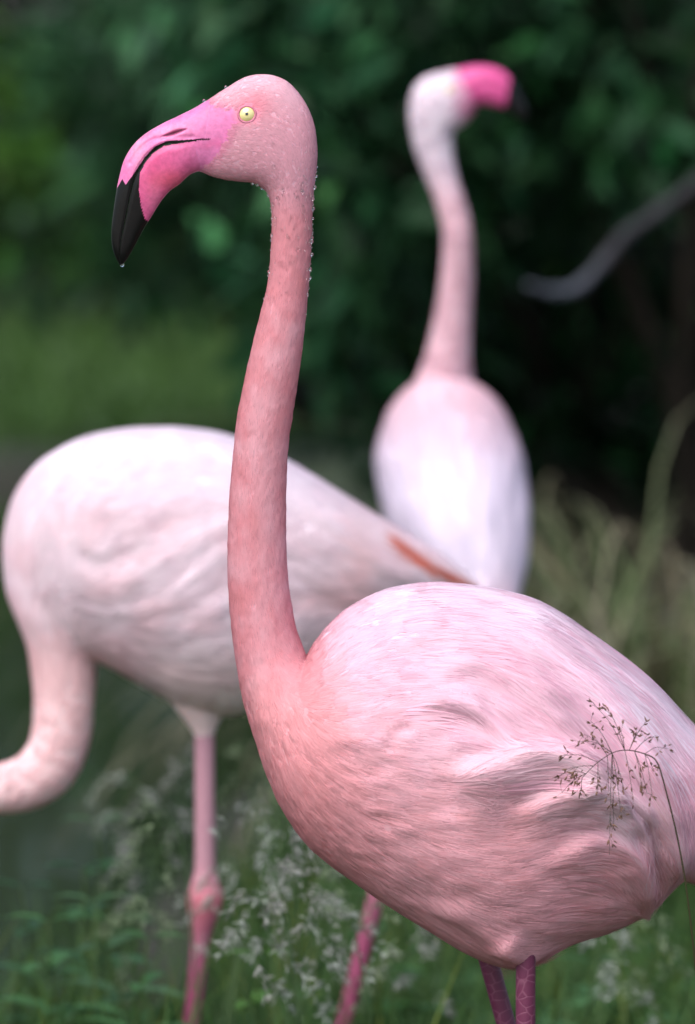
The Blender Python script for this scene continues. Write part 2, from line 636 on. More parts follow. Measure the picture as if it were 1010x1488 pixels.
shrub('tall_tree', 'spreading dark tree with an unseen canopy added to shade the right bank', 'tree', (2.6, 13.5),  # overhead canopy is out of view, added to darken the bank and shrubs below
      [(1.6, 13.0, 4.0, 1.8, 1.6, .9), (3.2, 13.5, 4.3, 1.8, 1.6, 1.1), (.4, 14, 4.4, 1.6, 1.6, .9), (2.4, 12, 5.3, 1.9, 1.7, 1.0), (2.9, 15.2, 2.4, 1.4, 1., 1.6), (0.9, 16.2, 2.4, 1.4, .9, 1.6)],
      10000, 0.14, DG, seed=10, trunk_r=.15)

shrub('sky_screen_hedge', 'tall dense dark hedge added beyond the lawn to screen sky from the pond reflection', 'hedge', (-1.0, 38),  # added screen: keeps bright sky out of the water's reflection
      [(x_, 38 + .4 * math.sin(x_), z_, 1.5, .8, 1.3) for x_ in np.arange(-15, 9.1, 1.5) for z_ in (1.0, 3.0, 5.0, 7.0)], 34000, 0.32, (.017, .042, .02), seed=12, trunk_r=.1, stems=22)
shrub('leafy_shrub', 'rounded dark shrub at the foot of the hedge across the lawn', 'shrub', (-1.2, 29.8),
      [blob_px(230, 400, 29.6, .55, .5, .4), blob_px(330, 330, 29.8, .6, .5, .6), blob_px(430, 380, 29.8, .6, .5, .5)], 3000, 0.11, (.022, .052, .017), seed=13)

for lab_, x_, y_, sd_ in (('wide leafy shrub on the far bank beside the pale green shrub', -4.4, 27.5, 14), ('large round shrub far along the opposite pond bank', -7.6, 25.5, 15), ('dense shrub on the right bank behind the sedge clumps', 2.3, 11.6, 16)):
    shrub('leafy_shrub', lab_, 'shrub', (x_, y_), [(x_, y_, .7, 1.1, .9, .7), (x_ - .7, y_, 1.6, .9, .8, .8), (x_ + .6, y_, 1.9, 1., .8, .9), (x_, y_, 2.9, 1., .9, .8)], 5000, .14, MG if x_ < 0 else DG, seed=sd_)

# ---------------------------------------------------------------- bare branch
bag = Bag()
tip = [(768, 414), (800, 424), (838, 418), (872, 385), (905, 345), (950, 312), (1005, 272), (1060, 240), (1150, 200)]
tp = np.vstack([pix([t_p], 10.45 + .06 * k_) for k_, t_p in enumerate(tip)])
dx, dy = 1.75, 11.2
dz = float(ground_z(np.array(dx), np.array(dy)))
trunk = np.array([[dx, dy, dz - .1], [dx - .02, dy, .7], [dx + .05, dy + .03, 1.5], [dx + .02, dy, 2.4], [dx + .12, dy, 3.2]])
dead = thing('dead_tree', (dx, dy, dz), 'leafless dead tree reaching a bare grey limb over the dark bank', 'tree')
bg_ = Bag()
bg_.tube(spline(trunk, 24), np.linspace(.075, .02, 24), 10, (0.10, 0.085, 0.08))
link('trunk', bg_.mesh('trunk'), M_bark, dead)
full = np.vstack([spline(tp, 40), spline([tp[-1], (tp[-1] + [dx, dy, 1.75]) / 2 + [0, 0, .03], [dx + .03, dy, 1.62]], 10)[1:]])
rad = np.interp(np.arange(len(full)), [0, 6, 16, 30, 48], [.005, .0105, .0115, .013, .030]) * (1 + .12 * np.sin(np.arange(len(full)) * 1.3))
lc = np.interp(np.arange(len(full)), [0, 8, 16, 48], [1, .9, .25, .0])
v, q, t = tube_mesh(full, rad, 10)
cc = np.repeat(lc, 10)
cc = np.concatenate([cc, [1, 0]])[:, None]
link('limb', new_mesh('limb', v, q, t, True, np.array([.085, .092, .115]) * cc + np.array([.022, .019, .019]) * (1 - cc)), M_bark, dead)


# ---------------------------------------------------------------- sedge clumps on the right bank
def sedge(label, base, n, Lr, seed, hue):
    r = np.random.default_rng(seed)
    bx, by = base
    bz = float(ground_z(np.array(bx), np.array(by)))
    root = thing('sedge_clump', (bx, by, bz), label, 'sedge', 'arching sedge clumps on the dark bank')
    variants = []
    for k in range(10):
        L = r.uniform(*Lr)
        dry = r.random() < 0.5
        c = np.array([[.17, .15, .09]]) if dry else np.array([hue]) * r.uniform(.7, 1.3)
        V, Q, C = blades(np.zeros((1, 3)), np.array([[1.0, 0, 0]]), np.array([L]), np.array([r.uniform(.009, .015)]),
                         np.array([[r.uniform(.05, .4), r.uniform(2.1, 2.8)]]), c, nseg=8, tipc=np.array([[.34, .30, .22]]))
        variants.append(new_mesh('leaf', V, quads=Q, col=C))
        variants[-1].materials.append(M_grass)
    for k in range(n):
        o = link('leaf', variants[k % 10], None, None)
        o.parent = root
        o.location = (r.normal(0, .07), r.normal(0, .07), -.01)
        o.rotation_euler = (r.normal(0, .12), r.normal(0, .12), r.uniform(0, 6.283))
        o.scale = (1, r.uniform(.8, 1.2), r.uniform(.8, 1.15))


sedge('arching sedge clump with dry pale blades under the bare branch', (0.52, 10.0), 200, (1.15, 1.65), 21, (.055, .10, .028))
sedge('smaller green sedge clump beside the white flamingo standing upright', (0.62, 9.5), 120, (.9, 1.3), 22, (.055, .10, .025))
sedge('low sedge clump with drooping blades at the dark soil bank edge', (0.42, 11.2), 60, (.8, 1.2), 23, (.035, .065, .02))


# ---------------------------------------------------------------- meadow grass
def meadow():
    r = np.random.default_rng(31)
    B = Bag()
    n = 52000
    x = np.concatenate([r.uniform(-1.5, 1.6, 34000), r.uniform(-4.5, 4.5, n - 34000)])
    y = np.concatenate([r.uniform(5.35, 8.9, 34000), r.uniform(3.4, 9.2, n - 34000)])
    keep = (pond_mask(x, y) < 0.02)
    keep &= ~((y < 5.6) & (r.random(n) < .35))
    x, y = x[keep], y[keep]
    n = len(x)
    patch = fbm(np.stack([x * 1.7, y * 1.7, 0 * x], -1), 3)
    h = (0.13 + 0.24 * patch) * r.uniform(.55, 1.25, n)
    h *= np.where(y < 5.5, .8, 1.0)
    z = ground_z(x, y)
    th = r.uniform(0, 6.283, n)
    d = np.stack([np.cos(th), np.sin(th), 0 * th], -1)
    tone = r.uniform(.6, 1.35, n)[:, None] * (0.6 + 0.8 * patch[:, None])
    col = np.array([.040, .088, .020]) * tone
    col += (r.random(n) < .08)[:, None] * np.array([.06, .035, .0])
    V, Q, C = blades(np.stack([x, y, z - .01], -1), d, h * 1.25, r.uniform(.0035, .009, n),
                     np.stack([r.uniform(0, .35, n), r.uniform(.5, 1.9, n)], -1), col, 4)
    B.add(V, Q, None, C)
    # clover-like broad leaves low in the sward
    m = 9000
    x = r.uniform(-1.6, 1.7, m)
    y = r.uniform(5.6, 8.8, m)
    k = pond_mask(x, y) < 0
    x, y = x[k], y[k]
    m = len(x)
    pt = fbm(np.stack([x * 1.7, y * 1.7, 0 * x], -1), 3)
    pos = np.stack([x, y, ground_z(x, y) + (.08 + .22 * pt) * r.uniform(.4, 1.05, m)], -1)
    L = r.uniform(.025, .07, m)
    V, Q, C = leaves(pos, r.normal(size=(m, 3)) * [1, 1, .3], np.array([0, 0, 1.]) + r.normal(0, .35, (m, 3)), L, L * .6,
                     np.array([.040, .100, .034]) * r.uniform(.5, 1.5, m)[:, None])
    B.add(V, Q, None, C)
    link('meadow_grass', B.mesh('meadow_grass'), M_grass, None, kind='stuff', label='green meadow grass and low leaves on the near pond bank', category='grass')
    # far lawn
    n = 16000
    x = r.uniform(-4, 2.5, n)
    y = r.uniform(19.8, 28, n)
    k = pond_mask(x, y) < 0
    x, y = x[k], y[k]
    n = len(x)
    th = r.uniform(0, 6.283, n)
    V, Q, C = blades(np.stack([x, y, ground_z(x, y) - .01], -1), np.stack([np.cos(th), np.sin(th), 0 * th], -1), r.uniform(.05, .16, n), r.uniform(.01, .02, n),
                     np.stack([r.uniform(0, .4, n), r.uniform(.5, 1.6, n)], -1), np.array([.040, .090, .015]) * r.uniform(.6, 1.4, n)[:, None], 3)
    link('lawn_grass', new_mesh('lawn_grass', V, quads=Q, col=C), M_grass, None, kind='stuff', label='bright green lawn grass across the pond', category='grass')


meadow()


# ---------------------------------------------------------------- flowering grasses
def panicle_grass(label, group, base, top, lean, nbr, size, seed, pale, droop=1.0, name='flowering_grass', spk=(.005, .0017), z0=None, stem_col=(.07, .11, .035), stem_r=.0011, pts=None, blen=(.25, .75), ends=None, nsp=(6, 11)):
    r = np.random.default_rng(seed)
    base = np.array(base, float)
    top = np.array(top, float)
    root = thing(name, base, label, 'grass', group)
    if pts is None:
        mid = base * .45 + top * .55 + np.array([-lean[0] * .25, 0, .03])
        path = spline([base, mid, top, top + np.array([lean[0] * .5, lean[1] * .5, -.01 * droop]), top + np.array([lean[0], lean[1], -.06 * droop])], 36)
        pstart = 18
    else:
        path = spline(pts, 40)
        pstart = 20
    if ends is not None:
        ends, ends_i = ends
        ends_i = [np.argmin(np.linalg.norm(path - q_, axis=1)) for q_ in ends_i]
    B = Bag()
    B.tube(path, np.linspace(stem_r * 1.3, stem_r * .35, len(path)), 5, stem_col)
    link('stem', B.mesh('stem'), M_grass, root)
    S = Bag()
    Br = Bag()
    for k in range(nbr if ends is None else len(ends)):
        i = int(pstart + (len(path) - 1 - pstart) * (((k + .5) / nbr) % 1.0) ** .9)
        s = path[i]
        a = r.uniform(0, 6.283)
        L = size * r.uniform(*blen) * (1.15 - .6 * (i - pstart) / (len(path) - pstart))
        dr = np.array([math.cos(a), .7 * math.sin(a), r.uniform(-.1, .75)])
        axis = path[min(i + 3, len(path) - 1)] - path[i - 1]
        dr = unit(unit(dr) + .5 * unit(axis))
        e = s + dr * L
        m = s + dr * L * .55 + np.array([0, 0, .06 * L])
        e[2] -= .30 * L * droop
        if ends is not None:
            e = ends[k]
            i = int(ends_i[k])
            s = path[i]
            L = np.linalg.norm(e - s)
            dr = unit(e - s)
            m = (s + e) / 2 + np.array([0, 0, .10 * L])
        pth = spline([s, m, e], 8)
        Br.tube(pth, np.linspace(stem_r * .38, stem_r * .2, 8), 4, np.array(stem_col) * 1.1)
        for j in range(int(r.integers(*nsp))):
            f = r.uniform(.35, 1.0)
            c = pth[min(7, int(f * 7.99))]
            dd = unit(dr + r.normal(0, .7, 3) + [0, 0, -.35 * droop])
            tw = c + dd * size * r.uniform(.02, .09)
            Br.tube(np.array([c, (c + tw) / 2 + [0, 0, .0008], tw]), np.array([1, .8, .6]) * stem_r * .2, 3, np.array(stem_col) * 1.1)
            col = np.array(pale) * r.uniform(.45, 1.5)
            for sgn in (-1, 1):
                if sgn == 1 and r.random() < .45:
                    continue
                q2 = unit(dd + r.normal(0, .28, 3))
                Ls = spk[0] * r.uniform(.7, 1.3)
                S.tube(np.array([tw, tw + q2 * Ls * .3, tw + q2 * Ls * .65, tw + q2 * Ls]), np.array([.15, .5, .42, .06]) * spk[1], 4, col)
    link('branchlets', Br.mesh('branchlets'), M_grass, root, kind='stuff')
    link('spikelets', S.mesh('spikelets'), M_dry, root, kind='stuff')
    return root


# the one crossing the pink wing
fy = 4.80
fpts = np.vstack([[PX(1075, 2250, fy)], pix([(1040, 1700), (1014, 1440), (1000, 1310), (985, 1220), (968, 1150), (955, 1108), (938, 1096), (912, 1090), (890, 1094), (866, 1110), (846, 1130)], fy)])
fpts[0, 2] = float(ground_z(np.array(fpts[0, 0]), np.array(fy)))
fbase = fpts[0].copy()
fe = [((866, 1028), (905, 1090)), ((886, 1036), (905, 1090)), ((940, 1046), (912, 1090)), ((952, 1066), (925, 1093)), ((966, 1082), (938, 1096)), ((928, 1060), (912, 1090)), ((902, 1062), (905, 1090)),
      ((848, 1062), (880, 1100)), ((838, 1072), (890, 1094)), ((860, 1052), (890, 1094)), ((818, 1098), (866, 1110)), ((812, 1124), (860, 1115)), ((816, 1150), (850, 1126)), ((834, 1148), (850, 1126)), ((828, 1128), (850, 1128)), ((845, 1156), (848, 1130)),
      ((868, 1150), (866, 1110)), ((884, 1148), (880, 1100)), ((905, 1140), (890, 1094)), ((918, 1160), (905, 1090)), ((940, 1152), (925, 1093)), ((930, 1132), (925, 1093)), ((950, 1120), (938, 1096)), ((945, 1148), (938, 1096)), ((902, 1178), (890, 1094)), ((893, 1202), (890, 1094)), ((884, 1238), (890, 1094)), ((876, 1092), (890, 1094))]
fe_a = pix([a for a, b in fe], fy)
fe_a[:, 1] += np.random.default_rng(5).uniform(-.03, .02, len(fe))
fends = (fe_a, pix([b for a, b in fe], fy))
front = panicle_grass('thin brown flowering grass stalk crossing the wing of the pink flamingo', None, fbase, fpts[-1], (0, 0), 24, .085, 41,
                      (.19, .11, .075), droop=.6, spk=(.0046, .0014), stem_col=(.055, .050, .022), stem_r=.0008, pts=fpts, ends=fends, nsp=(5, 9))

specs = [  # px, py of the panicle top, distance, lean px
    (200, 1140, 6.9, -40), (262, 1215, 6.0, -60), (250, 1195, 6.5, -50), (420, 1205, 5.75, -46), (440, 1230, 5.65, 50), (385, 1140, 6.3, -40),
    (470, 1260, 5.7, 40), (400, 1270, 5.6, -45), (350, 1265, 6.1, -40), (250, 1300, 6.0, -50), (230, 1330, 6.2, -50), (340, 1300, 5.8, 45),
    (440, 1290, 5.6, -60), (500, 1290, 5.7, -60), (370, 1330, 5.7, -60), (420, 1340, 5.6, -40), (520, 1310, 5.9, 40), (160, 1250, 6.6, -50),
    (300, 1250, 6.5, 50), (570, 1330, 6.1, 45), (620, 1390, 6.2, 40), (880, 1370, 6.0, 50), (930, 1330, 6.4, 45), (980, 1345, 6.1, -45),
    (820, 1400, 6.0, 40), (400, 1215, 6.0, 60), (210, 1290, 6.4, 40), (460, 1345, 5.7, 40), (350, 1110, 6.9, 40), (290, 1120, 6.8, -40)]
specs = [q for k, q in enumerate(specs) if k not in (4, 6, 9, 11, 12, 14, 17, 18, 20, 22, 24, 26)]
for k, (px_, py_, Y_, ln) in enumerate(specs):
    p = PX(px_, py_, Y_)
    bx = p[0] - ln * mpp(Y_) * 1.2 + rng.normal(0, .04)
    by = Y_ + rng.normal(0, .05)
    b = np.array([bx, by, float(ground_z(np.array(bx), np.array(by))) - .01])
    top = p.copy()
    top[2] -= 0.0
    lab = ('pale feathery flowering grass around the legs of the bending pale flamingo' if px_ < 600 else
           'pale feathery flowering grass behind the belly of the pink flamingo')
    grp = "pale flowering grasses around the bending flamingo's legs" if px_ < 600 else 'pale flowering grasses behind the pink belly'
    panicle_grass(lab, grp, b, top, (ln * mpp(Y_), rng.normal(0, .03)), 8, .085, 60 + k, [(.36, .39, .35), (.22, .28, .17), (.33, .33, .31)][k % 3], droop=1.5, nsp=(16, 25),
                  spk=(.0095, .0011), stem_r=.0010, stem_col=(.07, .12, .05))


def weed(label, px_, py_, Y_, nl, L, seed, hue):
    r = np.random.default_rng(seed)
    p = PX(px_, py_, Y_)
    bx, by = p[0] + r.normal(0, .02), Y_
    bz = float(ground_z(np.array(bx), np.array(by)))
    root = thing('leafy_weed', (bx, by, bz), label, 'plant', 'leafy weeds in the meadow grass')
    r.random()
    path = spline([[bx, by, bz - .02], [bx + .01, by, (bz + p[2]) / 2], [p[0], by, p[2]]], 16)
    B = Bag()
    B.tube(path, np.linspace(.003, .0012, 16), 6, (.06, .10, .03))
    link('stem', B.mesh('stem'), M_grass, root)
    for k in range(nl):
        i = 15 - (k // 2) * 2
        if i < 2:
            break
        a = (k % 2) * math.pi + (k // 2) * 1.3 + r.normal(0, .2)
        l = L * (0.55 + .45 * min(1, (k // 2) / 2))
        V, Q, C = leaves(path[i][None], np.array([[math.cos(a), math.sin(a), .45]]), np.array([[0, 0, 1.]]), np.array([l]), np.array([l * .38]), np.array([hue]) * r.uniform(.8, 1.2), .35)
        link('leaf', new_mesh('leaf', V, quads=Q, col=C), M_leaf, root)


weed('upright green leafy weed beside the lowered pink neck', 140, 1195, 6.5, 10, .075, 1, (.05, .13, .045))
weed('broad-leaved weed level with the knobbly red leg joint', 120, 1262, 6.3, 8, .085, 2, (.045, .12, .05))
weed('pale green weed with spreading leaves below the broad-leaved weed', 135, 1310, 6.15, 8, .085, 3, (.06, .13, .06))
weed('tall thin-leaved weed under the lowered end of the curved neck', 30, 1290, 6.3, 10, .08, 6, (.04, .10, .04))
weed('bushy green weed under the curved pink neck', 70, 1340, 6.1, 10, .09, 7, (.05, .13, .045))
weed('dark leafy weed close beside the standing leg of the bending flamingo', 215, 1365, 6.0, 10, .08, 8, (.045, .12, .04))
weed('bright leafy weed between the two pale legs', 375, 1390, 5.9, 10, .075, 9, (.06, .14, .03))
weed('spreading weed behind the dark scaled legs of the pink flamingo', 860, 1400, 6.2, 10, .085, 10, (.05, .12, .045))
weed('slim green weed behind the leaning leg', 545, 1300, 6.5, 8, .07, 4, (.05, .13, .03))
weed('short leafy weed under the belly of the pink flamingo', 590, 1385, 6.6, 8, .08, 5, (.04, .11, .045))


# ================================================================ FLAMINGOS
def polydist(px, poly):
    """signed distance (+ left of the travel direction as seen in the photo), along-fraction and tangent for points px (n,2)"""
    a, b = poly[:-1], poly[1:]
    best = np.full(len(px), 1e9)
    sd = np.zeros(len(px))
    al = np.zeros(len(px))
    tg = np.zeros((len(px), 2))
    seglen = np.linalg.norm(b - a, axis=1)
    cum = np.concatenate([[0], np.cumsum(seglen)])
    for k in range(len(a)):
        ab = b[k] - a[k]
        t = np.clip(((px - a[k]) @ ab) / (ab @ ab), 0, 1)
        q = a[k] + t[:, None] * ab
        d = np.linalg.norm(px - q, axis=1)
        m = d < best
        best[m] = d[m]
        cr = ab[0] * (px[:, 1] - a[k, 1]) - ab[1] * (px[:, 0] - a[k, 0])
        sd[m] = (np.sign(cr) * d)[m]
        al[m] = ((cum[k] + t * seglen[k]) / cum[-1])[m]
        tg[m] = ab / seglen[k]
    return sd, al, tg


def flow_field(px, guides, power=2.2):
    acc = np.zeros((len(px), 2))
    for g in guides:
        g = spline(np.array(g, float), max(10, 3 * len(g)))
        sd, al, tg = polydist(px, g)
        w = 1.0 / (np.abs(sd) + 6.0) ** power
        acc += w[:, None] * tg
    return acc / (np.linalg.norm(acc, axis=1, keepdims=True) + 1e-9)


def ridge_disp(px, ridges):
    out = np.zeros(len(px))
    for poly, amp, w_up, w_dn in ridges:
        g = spline(np.array(poly, float), 5 * len(poly))
        sd, al, tg = polydist(px, g)
        w = np.where(sd < 0, w_up, w_dn)           # sd<0 : above the line when it runs to the right
        taper = smooth(0.0, 0.25, al) * (1 - 0.6 * smooth(0.85, 1.0, al))
        out += amp * np.exp(-(sd / w) ** 2) * taper
    return out


class Surf:
    """tube-like surface over a grid (u along, v around), with wrapping v"""

    def __init__(self, P):
        self.P = P
        self.refresh()

    def refresh(self):
        P = self.P
        self.Pu = np.gradient(P, axis=0)
        self.Pv = (np.roll(P, -1, 1) - np.roll(P, 1, 1)) / 2
        n = np.cross(self.Pu, self.Pv)
        self.N = unit(n)
        c = P.mean(1, keepdims=True)
        if ((P - c) * self.N).sum() < 0:
            self.N = -self.N

    def samp(self, A, u, v):
        nu, nv = A.shape[:2]
        u = np.clip(u, 0, nu - 1.001)
        v = np.mod(v, nv)
        i = np.floor(u).astype(int)
        j = np.floor(v).astype(int) % nv
        fu, fv = (u - i), (v - np.floor(v))
        j2 = (j + 1) % nv
        if A.ndim == 3:
            fu, fv = fu[:, None], fv[:, None]
        return (A[i, j] * (1 - fu) * (1 - fv) + A[i + 1, j] * fu * (1 - fv) + A[i, j2] * (1 - fu) * fv + A[i + 1, j2] * fu * fv)

    def to_uv(self, D):
        """grid of tangent vectors -> (du,dv) per metre"""
        E = (self.Pu ** 2).sum(-1)
        F = (self.Pu * self.Pv).sum(-1)
        G = (self.Pv ** 2).sum(-1)
        a = (self.Pu * D).sum(-1)
        b = (self.Pv * D).sum(-1)
        det = E * G - F * F + 1e-13
        return np.stack([(G * a - F * b) / det, (E * b - F * a) / det], -1)

    def mesh(self, name, col):
        nu, nv = self.P.shape[:2]
        idx = np.arange(nu * nv).reshape(nu, nv)
        nx = np.roll(idx, -1, 1)
        q = np.stack([idx[:-1], idx[1:], nx[1:], nx[:-1]], -1).reshape(-1, 4)
        V = self.P.reshape(-1, 3)
        C = col.reshape(-1, 3)
        V = np.vstack([V, self.P[0].mean(0), self.P[-1].mean(0)])
        C = np.vstack([C, C[:1], C[-1:]])
        i0, i1 = nu * nv, nu * nv + 1
        t = np.vstack([np.stack([np.full(nv, i0), idx[0], nx[0]], -1), np.stack([np.full(nv, i1), nx[-1], idx[-1]], -1)])
        return new_mesh(name, V, q, t, True, C)


def loft_pairs(A, B, R, Y, nu, nv, ex=2.0):
    """A,B photo-pixel outline pairs, R half depth in pixels, on plane Y"""
    A, B = spline(A, nu), spline(B, nu)
    R = np.maximum(spline(np.array(R, float)[:, None], nu)[:, 0], 0.3)
    a, b = pix(A, Y), pix(B, Y)
    th = np.linspace(0, 2 * np.pi, nv, endpoint=False)
    c, s = np.cos(th), np.sin(th)
    C = (a + b) / 2
    H = (a - b) / 2
    P = C[:, None] + H[:, None] * c[None, :, None]
    P[:, :, 1] += (R * mpp(Y))[:, None] * s[None]
    return P


def strands(surf, n_clump, wgrid, Ffun_uv, lenf, widf, nstr, lift, colf, seed, Kseg=4, wid_strand=.0011, conv=.35, curl=.25, conv_h=.0012, pxf=None, tipwhite=.12, coher=0.0, tonev=.035, huev=0.0, ntilt=1.0):
    """locks of fine feather barbs lying along the flow on a surface; returns verts, quads, colours"""
    r = np.random.default_rng(seed)
    nu, nv = surf.P.shape[:2]
    area = np.linalg.norm(np.cross(surf.Pu, surf.Pv), axis=-1) * wgrid
    area[-1] = 0
    p = area.ravel() / area.sum()
    pick = r.choice(nu * nv, n_clump, p=p)
    u = pick // nv + r.random(n_clump)
    v = pick % nv + r.random(n_clump)
    pos = surf.samp(surf.P, u, v)
    L = lenf(pxf(pos)) * r.uniform(.7, 1.3, n_clump)
    W = widf(pxf(pos)) * r.uniform(.75, 1.25, n_clump)
    ctone = r.normal(0, 1, n_clump)
    rot = r.normal(0, curl, n_clump)
    hl = r.uniform(.3, 1.0, n_clump)
    rep = lambda a: np.repeat(a, nstr, 0)
    n = n_clump * nstr
    w = r.uniform(-1, 1, n)
    u, v, L, W, rot, ctone, hl = rep(u), rep(v), rep(L), rep(W), rep(rot), rep(ctone), rep(hl)
    Fu, Lu = Ffun_uv
    lat = surf.samp(Lu, u, v)
    fl = surf.samp(Fu, u, v)
    back = (r.uniform(-.55, .15, n) * (1 - coher) + r.uniform(-.08, .05, n) * coher) * L
    u = u + lat[:, 0] * w * W / 2 + fl[:, 0] * back
    v = v + lat[:, 1] * w * W / 2 + fl[:, 1] * back
    Ls = L * (r.uniform(.6, 1.1, n) * (1 - coher) + r.uniform(.90, 1.04, n) * coher) * (1 - (.35 + .15 * coher) * w * w)
    V = np.zeros((n, Kseg + 1, 2, 3))
    prof = np.interp(np.linspace(0, 1, Kseg + 1), [0, .2, .6, 1], [.5, 1, .85, .06])
    ws = wid_strand * r.uniform(.6, 1.35, n)
    jit = r.normal(0, .10, n)
    roll = r.normal(0, .08, n)
    NO = np.zeros((n, Kseg + 1, 2, 3))
    tilt = r.normal(0, .10, n)
    px0 = pxf(surf.samp(surf.P, u, v))
    base = colf(px0)
    if huev:
        base = mixc(base, (.80, .40, .53), np.clip(rep(r.normal(.1, .5, n_clump)), 0, 1) * huev)
    C = np.zeros((n, Kseg + 1, 2, 3))
    shade = (1 + tonev * ctone + r.normal(0, .03, n))[:, None]
    for k in range(Kseg + 1):
        t = k / Kseg
        pt = surf.samp(surf.P, u, v)
        N = unit(surf.samp(surf.N, u, v))
        fl = surf.samp(Fu, u, v)
        lt = surf.samp(Lu, u, v)
        ang = rot * (t - .15) + jit - conv * w * W / np.maximum(L, 1e-4) * t
        d_uv = fl * np.cos(ang)[:, None] + lt * np.sin(ang)[:, None]
        eps = 1e-3
        d3 = unit(surf.samp(surf.P, u + d_uv[:, 0] * eps, v + d_uv[:, 1] * eps) - pt)
        side = unit(np.cross(N, d3))
        NO[:, k, 0] = NO[:, k, 1] = unit(N + side * ((tilt + .22 * w) * ntilt)[:, None] + d3 * (.10 * hl * ntilt)[:, None])
        side = unit(side + N * (roll - .12 * w)[:, None])
        h = .00022 + conv_h * (1 - w * w) * hl + lift * L * t ** 1.5 * hl
        c = pt + N * h[:, None]
        off = side * (ws * prof[k] / 2)[:, None]
        V[:, k, 0] = c - off
        V[:, k, 1] = c + off
        cc = np.clip(base * shade, 0.01, .95)
        cc = cc + (cc ** .62 - cc) * (tipwhite * 1.6 * t)
        C[:, k, 0] = cc
        C[:, k, 1] = cc
        st = Ls / Kseg
        u = u + d_uv[:, 0] * st
        v = v + d_uv[:, 1] * st
    q = np.array([[2 * k, 2 * k + 2, 2 * k + 3, 2 * k + 1] for k in range(Kseg)])
    Q = ((np.arange(n) * 2 * (Kseg + 1))[:, None, None] + q[None]).reshape(-1, 4)
    return V.reshape(-1, 3), Q, C.reshape(-1, 3), NO.reshape(-1, 3)


def uv_flow(surf, F3):
    F3 = F3 - surf.N * (F3 * surf.N).sum(-1, keepdims=True)
    F3 = unit(F3)
    L3 = np.cross(surf.N, F3)
    lim = lambda a: np.clip(a, -3e4, 3e4)
    return lim(surf.to_uv(F3)), lim(surf.to_uv(L3))


def in_poly(px, poly):
    x, y = px[:, 0], px[:, 1]
    poly = np.asarray(poly, float)
    res = np.zeros(len(px), bool)
    j = len(poly) - 1
    for i in range(len(poly)):
        xi, yi = poly[i]
        xj, yj = poly[j]
        c = ((yi > y) != (yj > y)) & (x < (xj - xi) * (y - yi) / (yj - yi + 1e-12) + xi)
        res ^= c
        j = i
    return res


def gauss(px, cx, cy, rx, ry):
    return np.exp(-((px[:, 0] - cx) / rx) ** 2 - ((px[:, 1] - cy) / ry) ** 2)


def mixc(a, b, f):
    return a + (np.asarray(b) - a) * f[:, None]


def leg_parts(root, pts, rad, col_hi, col_lo, toe_dir, scale=1.0):
    """pts: hip, hock, ankle (3-D).  One leg mesh with a knobbly hock, plus a webbed foot below it"""
    hip, hock, ank = [np.array(p, float) for p in pts]
    path = np.vstack([np.linspace(hip, hock, 16)[:-1], np.linspace(hock, ank, 20)])
    f = np.arange(len(path))
    hk = 15
    r = np.where(f < hk, np.interp(f, [0, 4, 11, hk], [rad * 1.0, rad * 1.0, rad, rad * 1.05]), np.interp(f, [hk, hk + 3, hk + 16, hk + 19], [rad * 1.05, rad * .90, rad * .80, rad]))
    r = r + rad * .80 * np.exp(-((f - hk) / 1.35) ** 2)
    path = spline(path, 120)
    r = spline(r[:, None], 120)[:, 0]
    v, q, t = tube_mesh(path, r, 16)
    tt = np.linspace(0, 1, 120)
    c = np.array(col_hi) * (1 - smooth(.35, .6, tt))[:, None] + np.array(col_lo) * smooth(.35, .6, tt)[:, None]
    jt = np.exp(-((tt - hk / 34) / .05) ** 2)[:, None]
    c = c * (1 - jt * .7) + np.array([.50, .10, .14]) * jt * .7
    c = np.repeat(c, 16, 0)
    c = np.vstack([c, c[:1], c[-1:]])
    leg = link('leg', new_mesh('leg', v, q, t, True, c), M_leg, root)
    B = Bag()
    z0 = ank[2]
    td = np.array([toe_dir[0], toe_dir[1], 0.0])
    td /= np.linalg.norm(td)
    sd = np.array([-td[1], td[0], 0])
    ends = []
    for a in (-.55, 0, .55):
        d = td * math.cos(a) + sd * math.sin(a)
        e = ank + d * .085 * scale
        e[2] = z0 - .006
        ends.append(e)
        B.tube(spline([ank + [0, 0, .004], ank + d * .04 * scale + [0, 0, .001], e], 8), np.linspace(.008, .003, 8) * scale, 7, col_lo)
    B.tube(np.array([ank, ank - td * .02 + [0, 0, -.002], ank - td * .03 + [0, 0, -.006]]), np.array([.006, .004, .002]), 6, col_lo)
    for a, b in ((0, 1), (1, 2)):
        m = ank + (ends[a] + ends[b] - 2 * ank) * .36
        W = np.array([ank, ank + (ends[a] - ank) * .85, m, ank + (ends[b] - ank) * .85])
        W2 = W + [0, 0, .003]
        B.add(np.vstack([W, W2]), [[0, 1, 2, 3], [7, 6, 5, 4], [0, 4, 5, 1], [1, 5, 6, 2], [2, 6, 7, 3], [3, 7, 4, 0]], None, np.array(col_lo) * .9)
    link('foot', B.mesh('foot'), M_leg, leg)
    return leg


